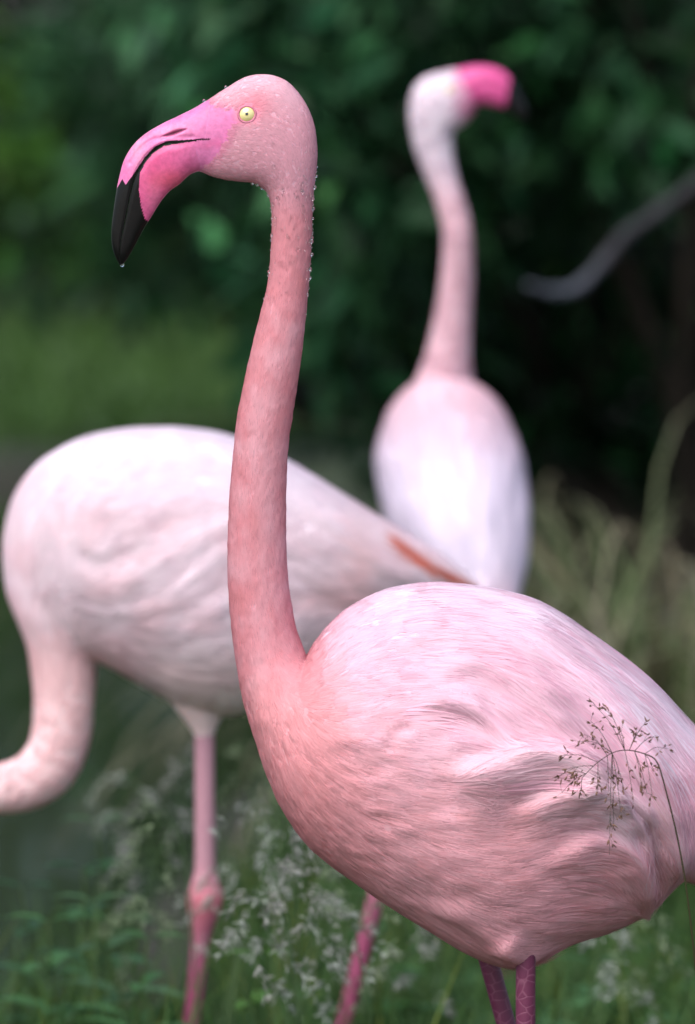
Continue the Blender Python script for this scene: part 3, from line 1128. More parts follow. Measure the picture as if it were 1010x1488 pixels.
def eye_parts(root, centre, nrm, rad, ring=True):
    n = Vector(nrm).normalized()
    rot = n.to_track_quat('Z', 'Y').to_matrix()
    R = np.array(rot)

    def cap(r0, a_max, colf, nr=16, ns=32, lift=0):
        a = np.linspace(0.0, a_max, nr)[1:]
        th = np.linspace(0, 2 * np.pi, ns, endpoint=False)
        V = [[0, 0, r0]]
        C = [colf(0)]
        for x in a:
            for t_ in th:
                V.append([r0 * math.sin(x) * math.cos(t_), r0 * math.sin(x) * math.sin(t_), r0 * math.cos(x)])
                C.append(colf(x))
        T = [[0, 1 + k, 1 + (k + 1) % ns] for k in range(ns)]
        Qd = []
        for i in range(nr - 2):
            for k in range(ns):
                Qd.append([1 + i * ns + k, 1 + (i + 1) * ns + k, 1 + (i + 1) * ns + (k + 1) % ns, 1 + i * ns + (k + 1) % ns])
        return np.array(V) @ R.T + centre, Qd, T, np.array(C)

    def iris(x):
        if x > 0.86:
            return (.10, .05, .05)
        return (.70, .62, .27) if x > .22 else (.60, .52, .22)
    V, Qd, T, C = cap(rad, 1.45, iris)
    e = link('eye', new_mesh('eye', V, Qd, T, True, C), M_eye, root)
    V, Qd, T, C = cap(rad * 1.012, .14, lambda x: (.004, .004, .004), 5, 24)
    link('pupil', new_mesh('pupil', V, Qd, T, True, C), M_eye, e)
    if ring:
        th = np.linspace(0, 2 * np.pi, 40, endpoint=False)
        V, Qd, C = [], [], []
        ns = 10
        for i, t_ in enumerate(th):
            rr = rad * .79
            for k in range(ns):
                b = 2 * math.pi * k / ns
                q = rr + rad * .11 * math.cos(b)
                V.append([q * math.cos(t_) * 1.06, q * math.sin(t_), rad * .70 + rad * .09 * math.sin(b)])
                C.append((.50, .17, .24))
                Qd.append([i * ns + k, ((i + 1) % 40) * ns + k, ((i + 1) % 40) * ns + (k + 1) % ns, i * ns + (k + 1) % ns])
        link('eyelid', new_mesh('eyelid', np.array(V) @ R.T + centre, Qd, None, True, np.array(C)), M_bill, e)


def bill_parts(root, A, B, R, mouth, Y, colf, nu=190, nv=150):
    """upper and lower mandible as two closed shells meeting along the mouth line"""
    A, B = spline(A, nu), spline(B, nu)
    R = np.maximum(spline(np.array(R, float)[:, None], nu)[:, 0], .25)
    sm = np.clip(spline(np.array(mouth, float)[:, None], nu)[:, 0], .05, .95)
    a, b = pix(A, Y), pix(B, Y)
    Cc, H = (a + b) / 2, (a - b) / 2
    thm = np.arccos(1 - 2 * sm)
    for name, lo in (('upper_mandible', False), ('lower_mandible', True)):
        f = np.linspace(-1, 1, nv)
        gap = (.004 + .022 * smooth(.1, .4, np.linspace(0, 1, nu)))
        th = (thm - gap)[:, None] * f[None] if not lo else np.pi + (np.pi - thm - gap)[:, None] * f[None]
        c, s = np.cos(th), np.sin(th)
        rr = R * mpp(Y) * (1.03 if not lo else .97)
        # rounded lips: the edge turns inwards
        lip = 1 - .13 * smooth(.88, 1.0, np.abs(f))[None] * smooth(.06, .3, np.linspace(0, 1, nu))[:, None]
        P = Cc[:, None] + H[:, None] * c[..., None]
        P[:, :, 1] += rr[:, None] * np.sign(s) * np.abs(s) ** .9 * lip
        idx = np.arange(nu * nv).reshape(nu, nv)
        q = np.stack([idx[:-1, :-1], idx[1:, :-1], idx[1:, 1:], idx[:-1, 1:]], -1).reshape(-1, 4)
        inner = np.stack([idx[:-1, -1], idx[1:, -1], idx[1:, 0], idx[:-1, 0]], -1)      # closes the mouth side
        V = P.reshape(-1, 3)
        C = colf(unpix(V, Y), lo)
        # nostril slit pressed into the upper shell
        if not lo and Y < 5.5:
            px = unpix(V, Y)
            sd, al, tg = polydist(px, spline(np.array([(236, 198), (248, 195), (260, 191), (273, 187)], float), 20))
            dep = np.exp(-(sd / (.6 + 2.4 * np.sin(np.pi * np.clip(al, 0, 1)))) ** 2) * np.sin(np.pi * np.clip(al, 0, 1)) ** .5
            V[:, 1] -= np.sign(V[:, 1] - Y) * dep * .0035
            C = mixc(C, (.10, .008, .03), np.clip(dep * 1.2 - .25, 0, 1))
            sd, al, tg = polydist(px, spline(np.array([(190, 236), (205, 215), (225, 202), (250, 200), (280, 198)], float), 30))
            gr = np.exp(-(sd / 3.5) ** 2)
            V[:, 1] -= np.sign(V[:, 1] - Y) * gr * .0012
        quads = np.vstack([q, inner])
        ends = np.array([list(idx[0]), list(idx[-1])])
        Vc = np.vstack([V, P[0].mean(0), P[-1].mean(0)])
        Ce = np.vstack([C, C[:1], C[-1:]])
        i0, i1 = nu * nv, nu * nv + 1
        t = [[i0, ends[0][k], ends[0][k + 1]] for k in range(nv - 1)] + [[i1, ends[1][k + 1], ends[1][k]] for k in range(nv - 1)]
        link(name, new_mesh(name, Vc, quads, np.array(t), True, Ce), M_bill, root)


# ---------------------------------------------------------------- the pink flamingo in front
YM = 5.0
SM = mpp(YM)
st = [  # dorsal point, ventral point, half depth
    ((1150, 1235), (1140, 1265), 10), ((1110, 1165), (1092, 1292), 45), ((1060, 1105), (1034, 1292), 85), ((1003, 1051), (992, 1280), 120),
    ((940, 985), (944, 1322), 152), ((870, 931), (892, 1350), 176), ((796, 882), (828, 1372), 196), ((738, 861), (782, 1397), 206),
    ((678, 851), (735, 1404), 210), ((625, 848), (682, 1386), 208), ((565, 856), (620, 1349), 200), ((512, 880), (559, 1311), 188),
    ((478, 908), (502, 1271), 170), ((459, 931), (454, 1234), 150), ((450, 946), (415, 1184), 128), ((446, 953), (390, 1130), 107),
    ((445, 953), (369, 1068), 87), ((443, 948), (355, 1022), 70), ((438, 935), (345, 972), 56), ((428, 903), (336.5, 912), 48),
    ((417.5, 830), (331, 828), 43.5), ((415.5, 733), (333, 735), 41), ((418.5, 652), (339.5, 655), 39.5), ((426, 598), (346, 600), 39),
    ((437, 525), (361.5, 525), 37), ((444, 462), (377, 462), 33.5), ((448.5, 412), (389, 412), 30), ((452.5, 351), (394.5, 355), 29),
    ((454, 308), (395, 310), 30), ((456, 275), (390.5, 285), 32), ((459.5, 246), (381, 273), 35.5), ((461, 220), (366, 265.5), 39),
    ((457.5, 186), (346, 263.5), 42), ((447.5, 157), (331, 261.5), 43.5), ((432, 133), (319, 259), 44), ((413, 116), (309, 256.5), 43),
    ((388, 108.5), (300, 253), 40), ((359, 111.5), (293.5, 250), 36.5), ((330, 127.5), (288.5, 249), 33), ((306, 143), (284, 249), 30), ((292, 151), (280, 250), 27), ((284, 158), (277, 247), 18)]
A = [s[0] for s in st]
B_ = [s[1] for s in st]
R_ = [s[2] for s in st]
main_px = lambda P: unpix(P, YM)
PM = loft_pairs(A, B_, R_, YM, 760, 220)
SMf = Surf(PM)
pxg = main_px(PM.reshape(-1, 3))

ridges = [  # polyline, height px, width above, width below
    ([(640, 1108), (700, 1090), (760, 1072), (815, 1076), (858, 1104), (876, 1122)], 30, 14, 52),
    ([(730, 1168), (800, 1132), (862, 1128), (912, 1148), (942, 1190)], 19, 12, 38),
    ([(780, 1236), (850, 1196), (905, 1212), (936, 1262), (946, 1310)], 12, 10, 30),
    ([(590, 1010), (650, 1000), (700, 1016), (740, 1050), (775, 1066)], 9, 24, 10),
    ([(560, 930), (640, 905), (720, 930), (790, 985)], 7, 30, 14),
    ([(620, 955), (690, 950), (760, 985), (830, 1050)], 8, 26, 12),
    ([(700, 905), (790, 930), (880, 1010), (950, 1120)], 6, 30, 12),
    ([(640, 1050), (700, 1058), (745, 1062)], 5, 16, 10),
    ([(470, 1060), (540, 1052), (590, 1046)], 4, 18, 10),
    ([(900, 1060), (945, 1130), (975, 1220), (980, 1270)], 10, 26, 9),
    ([(620, 1290), (700, 1330), (760, 1370)], 6, 20, 14),
    ([(720, 1340), (745, 1370), (760, 1396)], 10, 26, 26),
]
creases = [
    ([(690, 985), (722, 1024), (765, 1052), (800, 1062)], -10, 12, 9),
    ([(880, 1126), (938, 1186), (950, 1250), (952, 1300)], -16, 11, 9),
    ([(560, 1060), (578, 1040), (596, 1030)], -6, 9, 9),
    ([(860, 1150), (905, 1170), (930, 1215)], -7, 9, 9),
]
fac = smooth(.15, .6, np.abs(SMf.N[..., 1])).ravel()
dsp = (ridge_disp(pxg, ridges) * 1.15 + ridge_disp(pxg, creases) * .9) * fac
# soft feather-tract swell, drawn out along the body
q3 = np.stack([pxg[:, 0] / 55, pxg[:, 1] / 26, SMf.N[..., 1].ravel() * .8 + 3], -1)
body_w = smooth(440, 560, pxg[:, 0]) * smooth(850, 960, pxg[:, 1])
dsp += (fbm(q3, 2) - .5) * 8 * body_w * fac
q4 = np.stack([pxg[:, 0] / 14, pxg[:, 1] / 20, SMf.N[..., 1].ravel() * 3], -1)
breast_w = smooth(880, 1000, pxg[:, 1]) * (1 - smooth(470, 640, pxg[:, 0]))
dsp += (fbm(q4, 2) - .5) * 2.6 * breast_w
neck_w = smooth(280, 330, pxg[:, 1]) * (1 - smooth(900, 1000, pxg[:, 1]))
dsp += (fbm(np.stack([pxg[:, 0] / 7, pxg[:, 1] / 10, SMf.N[..., 1].ravel() * 4], -1), 2) - .5) * 1.6 * neck_w
SMf.P = SMf.P + SMf.N * (dsp * SM).reshape(SMf.P.shape[:2])[..., None]
SMf.refresh()

SKIN_POLY = [(284, 140), (299, 146), (322, 157), (338, 158), (350, 166), (349, 175), (338, 182), (331, 200), (318, 222), (304, 237), (287, 252), (260, 252), (260, 150)]


def main_col(px):
    n = len(px)
    x, y = px[:, 0], px[:, 1]
    p3 = np.stack([x / 22, y / 34, 0 * x + 1.5], -1)
    nz = fbm(p3, 3)
    nf = fbm(np.stack([x / 5, y / 9, 0 * x + 4], -1), 2)
    head = np.array([.79, .42, .50])
    neck = np.array([.75, .32, .365])
    neckp = np.array([.82, .46, .52])
    breast = np.array([.82, .375, .405])
    flank = np.array([.87, .48, .535])
    pale = np.array([.86, .57, .675])
    white = np.array([.87, .74, .84])
    c = np.tile(neck, (n, 1))
    c = mixc(c, neckp, np.clip((nz - .42) * 3.2, 0, 1) * smooth(420, 470, y) * .8)
    c = mixc(c, np.array([.70, .235, .235]), np.clip((.45 - nz) * 3, 0, 1) * .55)
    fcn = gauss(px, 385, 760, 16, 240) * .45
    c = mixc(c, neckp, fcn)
    hw = 1 - smooth(255, 330, y)
    c = mixc(c, head, hw)
    c = mixc(c, np.array([.86, .56, .64]), (1 - smooth(110, 185, y)) * .85)
    c = mixc(c, np.array([.78, .26, .33]), np.clip(gauss(px, 368, 152, 26, 20) * .75, 0, 1))
    sdk, _, _ = polydist(px, np.array([(297, 148), (322, 158), (347, 168), (338, 183), (331, 200), (318, 222), (304, 237), (288, 250)], float))
    c = mixc(c, (.70, .25, .38), np.exp(-(sdk / 9) ** 2) * .75 * (y < 262))
    # body
    bw = smooth(930, 1040, y) * smooth(330, 380, x)
    c = mixc(c, breast, bw)
    fl = smooth(430, 620, x + (y - 1100) * .12)
    c = mixc(c, flank, fl * smooth(930, 1000, y + (x - 440) * .6))
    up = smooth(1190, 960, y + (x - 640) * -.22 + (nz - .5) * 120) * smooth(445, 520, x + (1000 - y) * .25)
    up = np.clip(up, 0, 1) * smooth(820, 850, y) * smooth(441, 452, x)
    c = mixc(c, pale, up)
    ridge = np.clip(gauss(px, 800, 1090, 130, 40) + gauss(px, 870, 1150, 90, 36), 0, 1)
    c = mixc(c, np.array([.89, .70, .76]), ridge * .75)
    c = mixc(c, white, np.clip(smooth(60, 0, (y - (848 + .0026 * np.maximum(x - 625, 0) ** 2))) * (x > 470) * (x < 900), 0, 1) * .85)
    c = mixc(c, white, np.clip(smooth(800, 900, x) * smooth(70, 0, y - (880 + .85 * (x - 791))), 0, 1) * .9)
    streak = fbm(np.stack([(x * .75 + y * .65) / 130, (x * .65 - y * .75) / 15, 0 * x], -1), 2)
    c = mixc(c, np.array([.82, .42, .54]), np.clip((streak - .5) * 3, 0, 1) * up * .65)
    c = mixc(c, np.array([.82, .36, .375]), np.clip((nz - .5) * 2.6, 0, 1) * bw * (1 - up) * .5)
    c = c * (1 + (nf - .5) * .07)[:, None]
    return np.clip(c, .02, .93)


guides = [
    [(425, 262), (422, 350), (408, 500), (381, 650), (374, 820), (386, 930), (412, 1010), (470, 1066), (560, 1096), (640, 1108)],
    [(400, 280), (398, 350), (375, 480), (348, 620), (336, 740), (334, 830), (343, 960), (370, 1066), (418, 1180), (510, 1265), (620, 1338), (720, 1392)],
    [(452, 270), (450, 380), (438, 520), (420, 660), (417, 800), (430, 900), (450, 960), (520, 980), (600, 985)],
    [(450, 950), (480, 905), (570, 862), (650, 852), (740, 866), (850, 922), (940, 988), (1010, 1062), (1100, 1170)],
    [(480, 965), (560, 925), (650, 920), (730, 935), (800, 975), (870, 1050), (930, 1150), (975, 1260)],
    [(760, 940), (850, 985), (920, 1075), (970, 1180), (1000, 1270)],
    [(540, 1000), (630, 988), (690, 1008), (740, 1056), (800, 1066)],
    [(600, 950), (690, 960), (760, 1005), (830, 1060), (900, 1110), (945, 1190), (965, 1280)],
    [(560, 1100), (640, 1112), (700, 1092), (760, 1076), (815, 1080), (858, 1108), (876, 1128)],
    [(560, 1150), (660, 1160), (730, 1162), (800, 1136), (862, 1132), (912, 1152), (945, 1200), (952, 1290)],
    [(540, 1200), (640, 1222), (740, 1228), (810, 1210), (870, 1210), (915, 1240), (940, 1310)],
    [(480, 1180), (560, 1225), (660, 1270), (760, 1290), (850, 1300), (925, 1335)],
    [(430, 1120), (520, 1190), (620, 1260), (720, 1320), (800, 1352)],
    [(620, 1290), (690, 1345), (745, 1392)],
    [(325, 135), (360, 118), (405, 120), (438, 150), (455, 190), (455, 250)],
    [(340, 190), (380, 186), (420, 205), (436, 240), (432, 290)],
    [(372, 150), (410, 150), (440, 185), (446, 230), (440, 280)],
    [(300, 240), (330, 240), (365, 248), (400, 262), (412, 300)],
    [(320, 215), (350, 215), (390, 225), (415, 255), (420, 300)],
]
fpx = flow_field(pxg, guides)
F3 = np.stack([fpx[:, 0], 0 * fpx[:, 0], -fpx[:, 1]], -1).reshape(SMf.P.shape)
# streaky wave in the flow so the locks swing a little
uvf = uv_flow(SMf, F3)


def main_len(px):
    x, y = px[:, 0], px[:, 1]
    L = np.full(len(px), .0085)
    L = np.where(y < 275, .0055, L)
    b = smooth(960, 1120, y + (x - 400) * .35)
    L = L * (1 - b) + .020 * b
    L = np.maximum(L, .019 * smooth(446, 470, x) * (y > 700))
    L = L + smooth(520, 700, x) * .012 + smooth(720, 860, x) * smooth(1250, 900, y) * .035
    return L


def main_wid(px):
    x, y = px[:, 0], px[:, 1]
    return np.where(y < 300, .0030, np.where((y < 960) & (x < 450), .0042, .0085)) + smooth(520, 700, x) * .004


BLACK = [(307, 200.5), (263, 203.2), (243, 204.5), (225, 213), (211, 228), (199, 246), (191, 258), (183, 268.5), (178, 260), (171, 272), (150, 300), (150, 400), (190, 400), (218, 323), (211, 318), (206, 300), (202.5, 275),
         (204.5, 251), (211, 237.5), (223, 222.5), (239, 212), (264, 207), (307, 202.5)]


def bill_col(px, lo):
    x, y = px[:, 0], px[:, 1]
    n = len(px)
    nz = fbm(np.stack([x / 16, y / 16, 0 * x], -1), 3)
    streak = fbm(np.stack([(x - y) / 4, (x + y) / 40, 0 * x], -1), 2)
    c = np.tile(np.array([.63, .16, .36]), (n, 1)) if not lo else np.tile(np.array([.60, .105, .25]), (n, 1))
    c = mixc(c, (.58, .17, .35), smooth(240, 310, x) * .9)
    c = mixc(c, (.80, .30, .42), np.clip(gauss(px, 200, 215, 14, 30) * .6 + gauss(px, 245, 190, 40, 10) * .35, 0, 1) if not lo else gauss(px, 225, 285, 10, 20) * .35)
    c = mixc(c, (.52, .06, .17), np.clip((nz - .5) * 2.4, 0, 1) * .5)
    if lo:
        c = mixc(c, (.66, .10, .14), np.clip(gauss(px, 250, 262, 34, 16), 0, 1) * .6)
        c = c * (1 + (streak - .5) * .35 * gauss(px, 212, 300, 18, 30))[:, None]
    j = (np.sin((x + .6 * y) * 1.9) * 1.4)[:, None]
    blk = in_poly(px + np.hstack([j * .6, -j * .6]) * (y > 285)[:, None], BLACK)
    c[blk] = np.array([.003, .0025, .003]) * (.8 + .5 * nz[blk, None])
    return np.clip(c, .004, .9)


eye_px = np.array([360, 165.5])
skj = np.stack([fbm(np.stack([pxg[:, 0] / 4, pxg[:, 1] / 4, 0 * pxg[:, 0] + k_], -1), 2) - .5 for k_ in (2, 9)], -1) * 11
bare = in_poly(pxg + skj, SKIN_POLY) | (np.linalg.norm((pxg - eye_px) / [1.15, 1.0], axis=1) < 16)
wg = np.ones(len(pxg))
wg[bare] = 0
wg[pxg[:, 0] > 1075] *= .3
wg *= np.where(SMf.N[..., 1].ravel() > .25, .35, 1.0)         # far side carries fewer locks
wneck = wg * ((pxg[:, 1] < 1010) & (pxg[:, 0] < 462))
wbody = wg * ~((pxg[:, 1] < 935) & (pxg[:, 0] < 447))
sh = SMf.P.shape[:2]
f1 = PX(763, 2395, YM)
flam = thing('flamingo', (f1[0], YM, 0), 'pink flamingo standing tall in profile with water drops on its neck', 'flamingo')
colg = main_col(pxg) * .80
skinc = np.array([.66, .17, .34])
mk = in_poly(pxg + skj, SKIN_POLY)
colg[mk] = bill_col(np.maximum(pxg[mk], [300.0, 0]), False)

rr = np.linalg.norm((pxg - eye_px) / [1.15, 1.0], axis=1)
colg = mixc(colg, (.66, .22, .30), np.clip(1 - smooth(12, 22, rr), 0, 1) * .8)
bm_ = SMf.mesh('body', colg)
bm_.materials.append(M_skin)
bm_.materials.append(M_bill)
mkg = mk.reshape(SMf.P.shape[:2])
mi_ = np.zeros(len(bm_.polygons), np.int32)
fm = (mkg[:-1] & mkg[1:]).ravel()
mi_[:len(fm)] = fm
bm_.polygons.foreach_set('material_index', mi_)
link('body', bm_, None, flam)
Bm = Bag()
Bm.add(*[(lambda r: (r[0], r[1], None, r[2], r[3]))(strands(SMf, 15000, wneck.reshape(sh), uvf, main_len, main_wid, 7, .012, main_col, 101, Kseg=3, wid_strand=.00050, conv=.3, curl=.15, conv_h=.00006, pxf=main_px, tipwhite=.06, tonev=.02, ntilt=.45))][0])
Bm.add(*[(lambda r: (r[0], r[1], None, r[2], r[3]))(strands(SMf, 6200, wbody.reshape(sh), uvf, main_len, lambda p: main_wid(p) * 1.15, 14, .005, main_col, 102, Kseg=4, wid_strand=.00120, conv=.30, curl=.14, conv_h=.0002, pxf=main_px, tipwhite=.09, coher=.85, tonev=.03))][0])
Bm.add(*[(lambda r: (r[0], r[1], None, r[2], r[3]))(strands(SMf, 2400, wbody.reshape(sh), uvf, main_len, main_wid, 8, .007, main_col, 105, Kseg=4, wid_strand=.00065, conv=.45, curl=.22, conv_h=.0002, pxf=main_px, tipwhite=.14))][0])
# broad overlapping coverts on the folded wing and the rear flank
wc = wg * np.clip(smooth(560, 660, pxg[:, 0]) * smooth(40, -30, pxg[:, 1] - (1062 + .12 * (pxg[:, 0] - 700))), 0, 1)
Bm.add(*[(lambda r: (r[0], r[1], None, r[2], r[3]))(strands(SMf, 330, wc.reshape(sh), uvf, lambda p: np.full(len(p), .052), lambda p: np.full(len(p), .023), 28, .010, main_col, 106, Kseg=6, wid_strand=.0014, conv=.25, curl=.10, conv_h=.0008, pxf=main_px, tipwhite=.16, coher=.94, tonev=.03, huev=.45))][0])
wr = wg * np.clip(gauss(pxg, 890, 1245, 70, 70) * 1.6 + gauss(pxg, 800, 1110, 90, 26) * 1.2 + gauss(pxg, 860, 1160, 70, 28), 0, 1)
Bm.add(*[(lambda r: (r[0], r[1], None, r[2], r[3]))(strands(SMf, 230, wr.reshape(sh), uvf, lambda p: np.full(len(p), .050), lambda p: np.full(len(p), .016), 20, .020, main_col, 107, Kseg=6, wid_strand=.0012, conv=.4, curl=.16, conv_h=.0009, pxf=main_px, tipwhite=.18, coher=.85, tonev=.03, huev=.2))][0])
# long drooping wing feathers towards the tail
wt = wg * np.clip(smooth(700, 800, pxg[:, 0]) * smooth(60, -40, pxg[:, 1] - (1085 + .35 * (pxg[:, 0] - 700))), 0, 1)
wt += wg * .8 * (pxg[:, 0] > 940)
Bm.add(*[(lambda r: (r[0], r[1], None, r[2], r[3]))(strands(SMf, 420, wt.reshape(sh), uvf, lambda p: np.full(len(p), .105), lambda p: np.full(len(p), .019), 24, .014, main_col, 103, Kseg=7, wid_strand=.0013, conv=.35, curl=.08, conv_h=.0010, pxf=main_px, tipwhite=.12, coher=.85, tonev=.05, huev=.55))][0])
# loose wisps at the ends of the tufts
ww = wg * np.clip(gauss(pxg, 862, 1108, 26, 24) + gauss(pxg, 938, 1190, 16, 30) + gauss(pxg, 935, 1318, 20, 22) + .3 * gauss(pxg, 760, 1390, 30, 14), 0, 1)
Bm.add(*[(lambda r: (r[0], r[1], None, r[2], r[3]))(strands(SMf, 260, ww.reshape(sh), uvf, lambda p: np.full(len(p), .034), lambda p: np.full(len(p), .006), 8, .16, main_col, 104, Kseg=6, wid_strand=.0007, conv=.2, curl=.5, conv_h=.001, pxf=main_px, tipwhite=.35))][0])
link('plumage', Bm.mesh('plumage'), M_feather, flam, kind='stuff')

bs = [((316, 140), (302, 248), 27.0, .55), ((303, 145), (293.5, 248), 30.0, .54), ((281, 157.5), (277, 253.5), 27.6, .48), ((258, 169), (261, 267.5), 26, .39), ((236, 179.5), (247, 277.5), 24, .31),
      ((211, 194.5), (236, 290), 22, .30), ((193.5, 211), (228, 302), 20.5, .33), ((181, 231), (221.5, 312.5), 19, .36), ((174, 254), (215.5, 322), 17.5, .39),
      ((169, 278), (210, 331), 16, .42), ((165, 305), (203, 343.5), 14, .44), ((162, 332), (194, 361), 11.5, .46), ((162.5, 355), (187, 373), 8.5, .48),
      ((167.5, 373), (181.5, 381), 4.6, .5), ((174, 385), (176, 385.6), .8, .5)]
bill_parts(flam, [b[0] for b in bs], [b[1] for b in bs], [b[2] for b in bs], [b[3] for b in bs], YM, bill_col)


def surf_at(surf, Y, pxy, near=True):
    px = unpix(surf.P.reshape(-1, 3), Y)
    d = np.linalg.norm(px - np.array(pxy), axis=1)
    d = d + np.where((surf.N[..., 1].ravel() < 0) == near, 0, 1e3)
    i = int(np.argmin(d))
    return surf.P.reshape(-1, 3)[i], surf.N.reshape(-1, 3)[i]


for near in (True, False):
    p, n = surf_at(SMf, YM, eye_px, near)
    n2 = unit(n + np.array([-.0, -.9 if near else .9, 0]))
    eye_parts(flam, p - n2 * .0064, n2, .0093)

# water drops on head and neck
r = np.random.default_rng(77)
drops = Bag()
t_ = (1 + 5 ** .5) / 2
ICO = unit(np.array([[-1, t_, 0], [1, t_, 0], [-1, -t_, 0], [1, -t_, 0], [0, -1, t_], [0, 1, t_], [0, -1, -t_], [0, 1, -t_], [t_, 0, -1], [t_, 0, 1], [-t_, 0, -1], [-t_, 0, 1]], float))
ICF = np.array([[0, 11, 5], [0, 5, 1], [0, 1, 7], [0, 7, 10], [0, 10, 11], [1, 5, 9], [5, 11, 4], [11, 10, 2], [10, 7, 6], [7, 1, 8], [3, 9, 4], [3, 4, 2], [3, 2, 6], [3, 6, 8], [3, 8, 9], [4, 9, 5], [2, 4, 11], [6, 2, 10], [8, 6, 7], [9, 8, 1]])


def ico2():
    V = list(map(tuple, ICO))
    F = []
    cache = {}

    def mid(a, b):
        k = (min(a, b), max(a, b))
        if k not in cache:
            m = unit((np.array(V[a]) + np.array(V[b])) / 2)
            V.append(tuple(m))
            cache[k] = len(V) - 1
        return cache[k]
    for a, b, c in ICF:
        x, y, z = mid(a, b), mid(b, c), mid(c, a)
        F += [[a, x, z], [b, y, x], [c, z, y], [x, y, z]]
    return np.array(V), np.array(F)


IV, IF = ico2()
wn = (gauss(pxg, 440, 310, 18, 60) + .6 * gauss(pxg, 448, 350, 8, 90) + .35 * gauss(pxg, 415, 350, 25, 80) + .25 * gauss(pxg, 390, 180, 40, 50) + .5 * gauss(pxg, 380, 268, 10, 6))
wn = wn * (pxg[:, 1] < 460) * (pxg[:, 1] > 205) * (SMf.N[..., 1].ravel() < .2) * ~bare
ar = (np.linalg.norm(np.cross(SMf.Pu, SMf.Pv), axis=-1).ravel()) * wn
pk = r.choice(len(ar), 170, p=ar / ar.sum())
for i in pk:
    R0 = min(.0016, .0005 + r.exponential(.00035))
    p, n = SMf.P.reshape(-1, 3)[i], SMf.N.reshape(-1, 3)[i]
    drops.add(IV * R0 * np.array([1, 1, 1.15]) + p + n * (R0 * .4 + .0005), None, IF)
for pxy in ((329, 127), (297, 147), (367, 265.5), (374, 267)):
    p, n = surf_at(SMf, YM, pxy)
    drops.add(IV * .0014 + p + n * .001, None, IF)
tipp = PX(177, 386, YM)
drops.add(IV * .0017 * np.array([1, 1, 1.2]) + tipp + [0.0004, 0, .0006], None, IF)
link('water_drops', drops.mesh('water_drops'), M_drop, flam, kind='stuff')

LH, LL = (.12, .018, .055), (.14, .02, .06)
for hip, hock, ank, fw in (((764, 1380), (763, 1740), (752, 2385), 4.94), ((700, 1360), (800, 1720), (775, 2385), 5.07)):
    h, k, a = PX(*hip, fw), PX(*hock, fw), PX(*ank, fw)
    a[2] = float(ground_z(np.array(a[0]), np.array(fw))) + .012
    leg_parts(flam, (h, k, a), 14.5 * SM, LH, LL, (-1, -.1))

# ---------------------------------------------------------------- the pale flamingo bending down
YL = 6.25
st = [((696, 851), (692, 855), 5), ((655, 817), (652, 864), 24), ((604, 784), (604, 884), 50), ((542, 746), (548, 920), 85), ((480, 707), (492, 962), 115), ((419, 671), (430, 1002), 138),
      ((345, 637), (372, 1030), 153), ((291, 625), (322, 1040), 158), ((238, 621.5), (272, 1031), 156), ((179, 624), (237, 1011), 148), ((125, 635), (206, 994), 136), ((83, 654), (181, 980), 120),
      ((46, 683), (163, 971), 103), ((21, 721), (151, 965.5), 86), ((8, 766), (145, 962.5), 72), ((5.5, 808), (142, 962.5), 62), ((10, 858), (140.5, 965), 55), ((25, 899), (140, 969), 50),
      ((39.5, 937), (139, 976), 47), ((47, 982), (138, 996), 45), ((49, 1034), (135, 1042), 42.5), ((45, 1070), (127, 1090), 41), ((33, 1092), (108, 1133), 39.5), ((16, 1105), (79, 1161), 38),
      ((-4, 1110), (42, 1178), 37), ((-26, 1110), (0, 1183), 36), ((-60, 1110), (-55, 1180), 34), ((-100, 1126), (-92, 1192), 33), ((-150, 1166), (-108, 1214), 32), ((-178, 1226), (-118, 1246), 30),
      ((-188, 1290), (-130, 1296), 29), ((-196, 1340), (-132, 1340), 31), ((-214, 1390), (-128, 1372), 34), ((-212, 1440), (-110, 1402), 35), ((-180, 1478), (-96, 1424), 31), ((-150, 1490), (-92, 1440), 26), ((-132, 1490), (-95, 1452), 16)]
PL = loft_pairs([s[0] for s in st], [s[1] for s in st], [s[2] for s in st], YL, 420, 160)
SL = Surf(PL)
left_px = lambda P: unpix(P, YL)
pl = left_px(PL.reshape(-1, 3))
facL = smooth(.15, .6, np.abs(SL.N[..., 1])).ravel()
rl = [([(96, 770), (120, 795), (150, 808), (200, 785), (260, 740)], -11, 12, 14), ([(110, 740), (150, 716), (200, 740), (225, 790)], 12, 20, 26),
      ([(120, 850), (200, 830), (270, 780), (330, 750), (400, 740)], 13, 11, 24), ([(150, 880), (240, 860), (330, 790), (420, 770)], 11, 10, 24),
      ([(430, 720), (500, 770), (560, 820), (620, 850)], 9, 16, 10), ([(400, 790), (460, 850), (500, 880)], -8, 12, 12), ([(200, 905), (280, 890), (350, 850)], 7, 12, 22)]
dl = ridge_disp(pl, rl) * .42 * facL + (fbm(np.stack([pl[:, 0] / 60, pl[:, 1] / 30, SL.N[..., 1].ravel()], -1), 2) - .5) * 3 * facL * smooth(1000, 900, pl[:, 1])
SL.P = SL.P + SL.N * (dl * mpp(YL)).reshape(PL.shape[:2])[..., None]
SL.refresh()


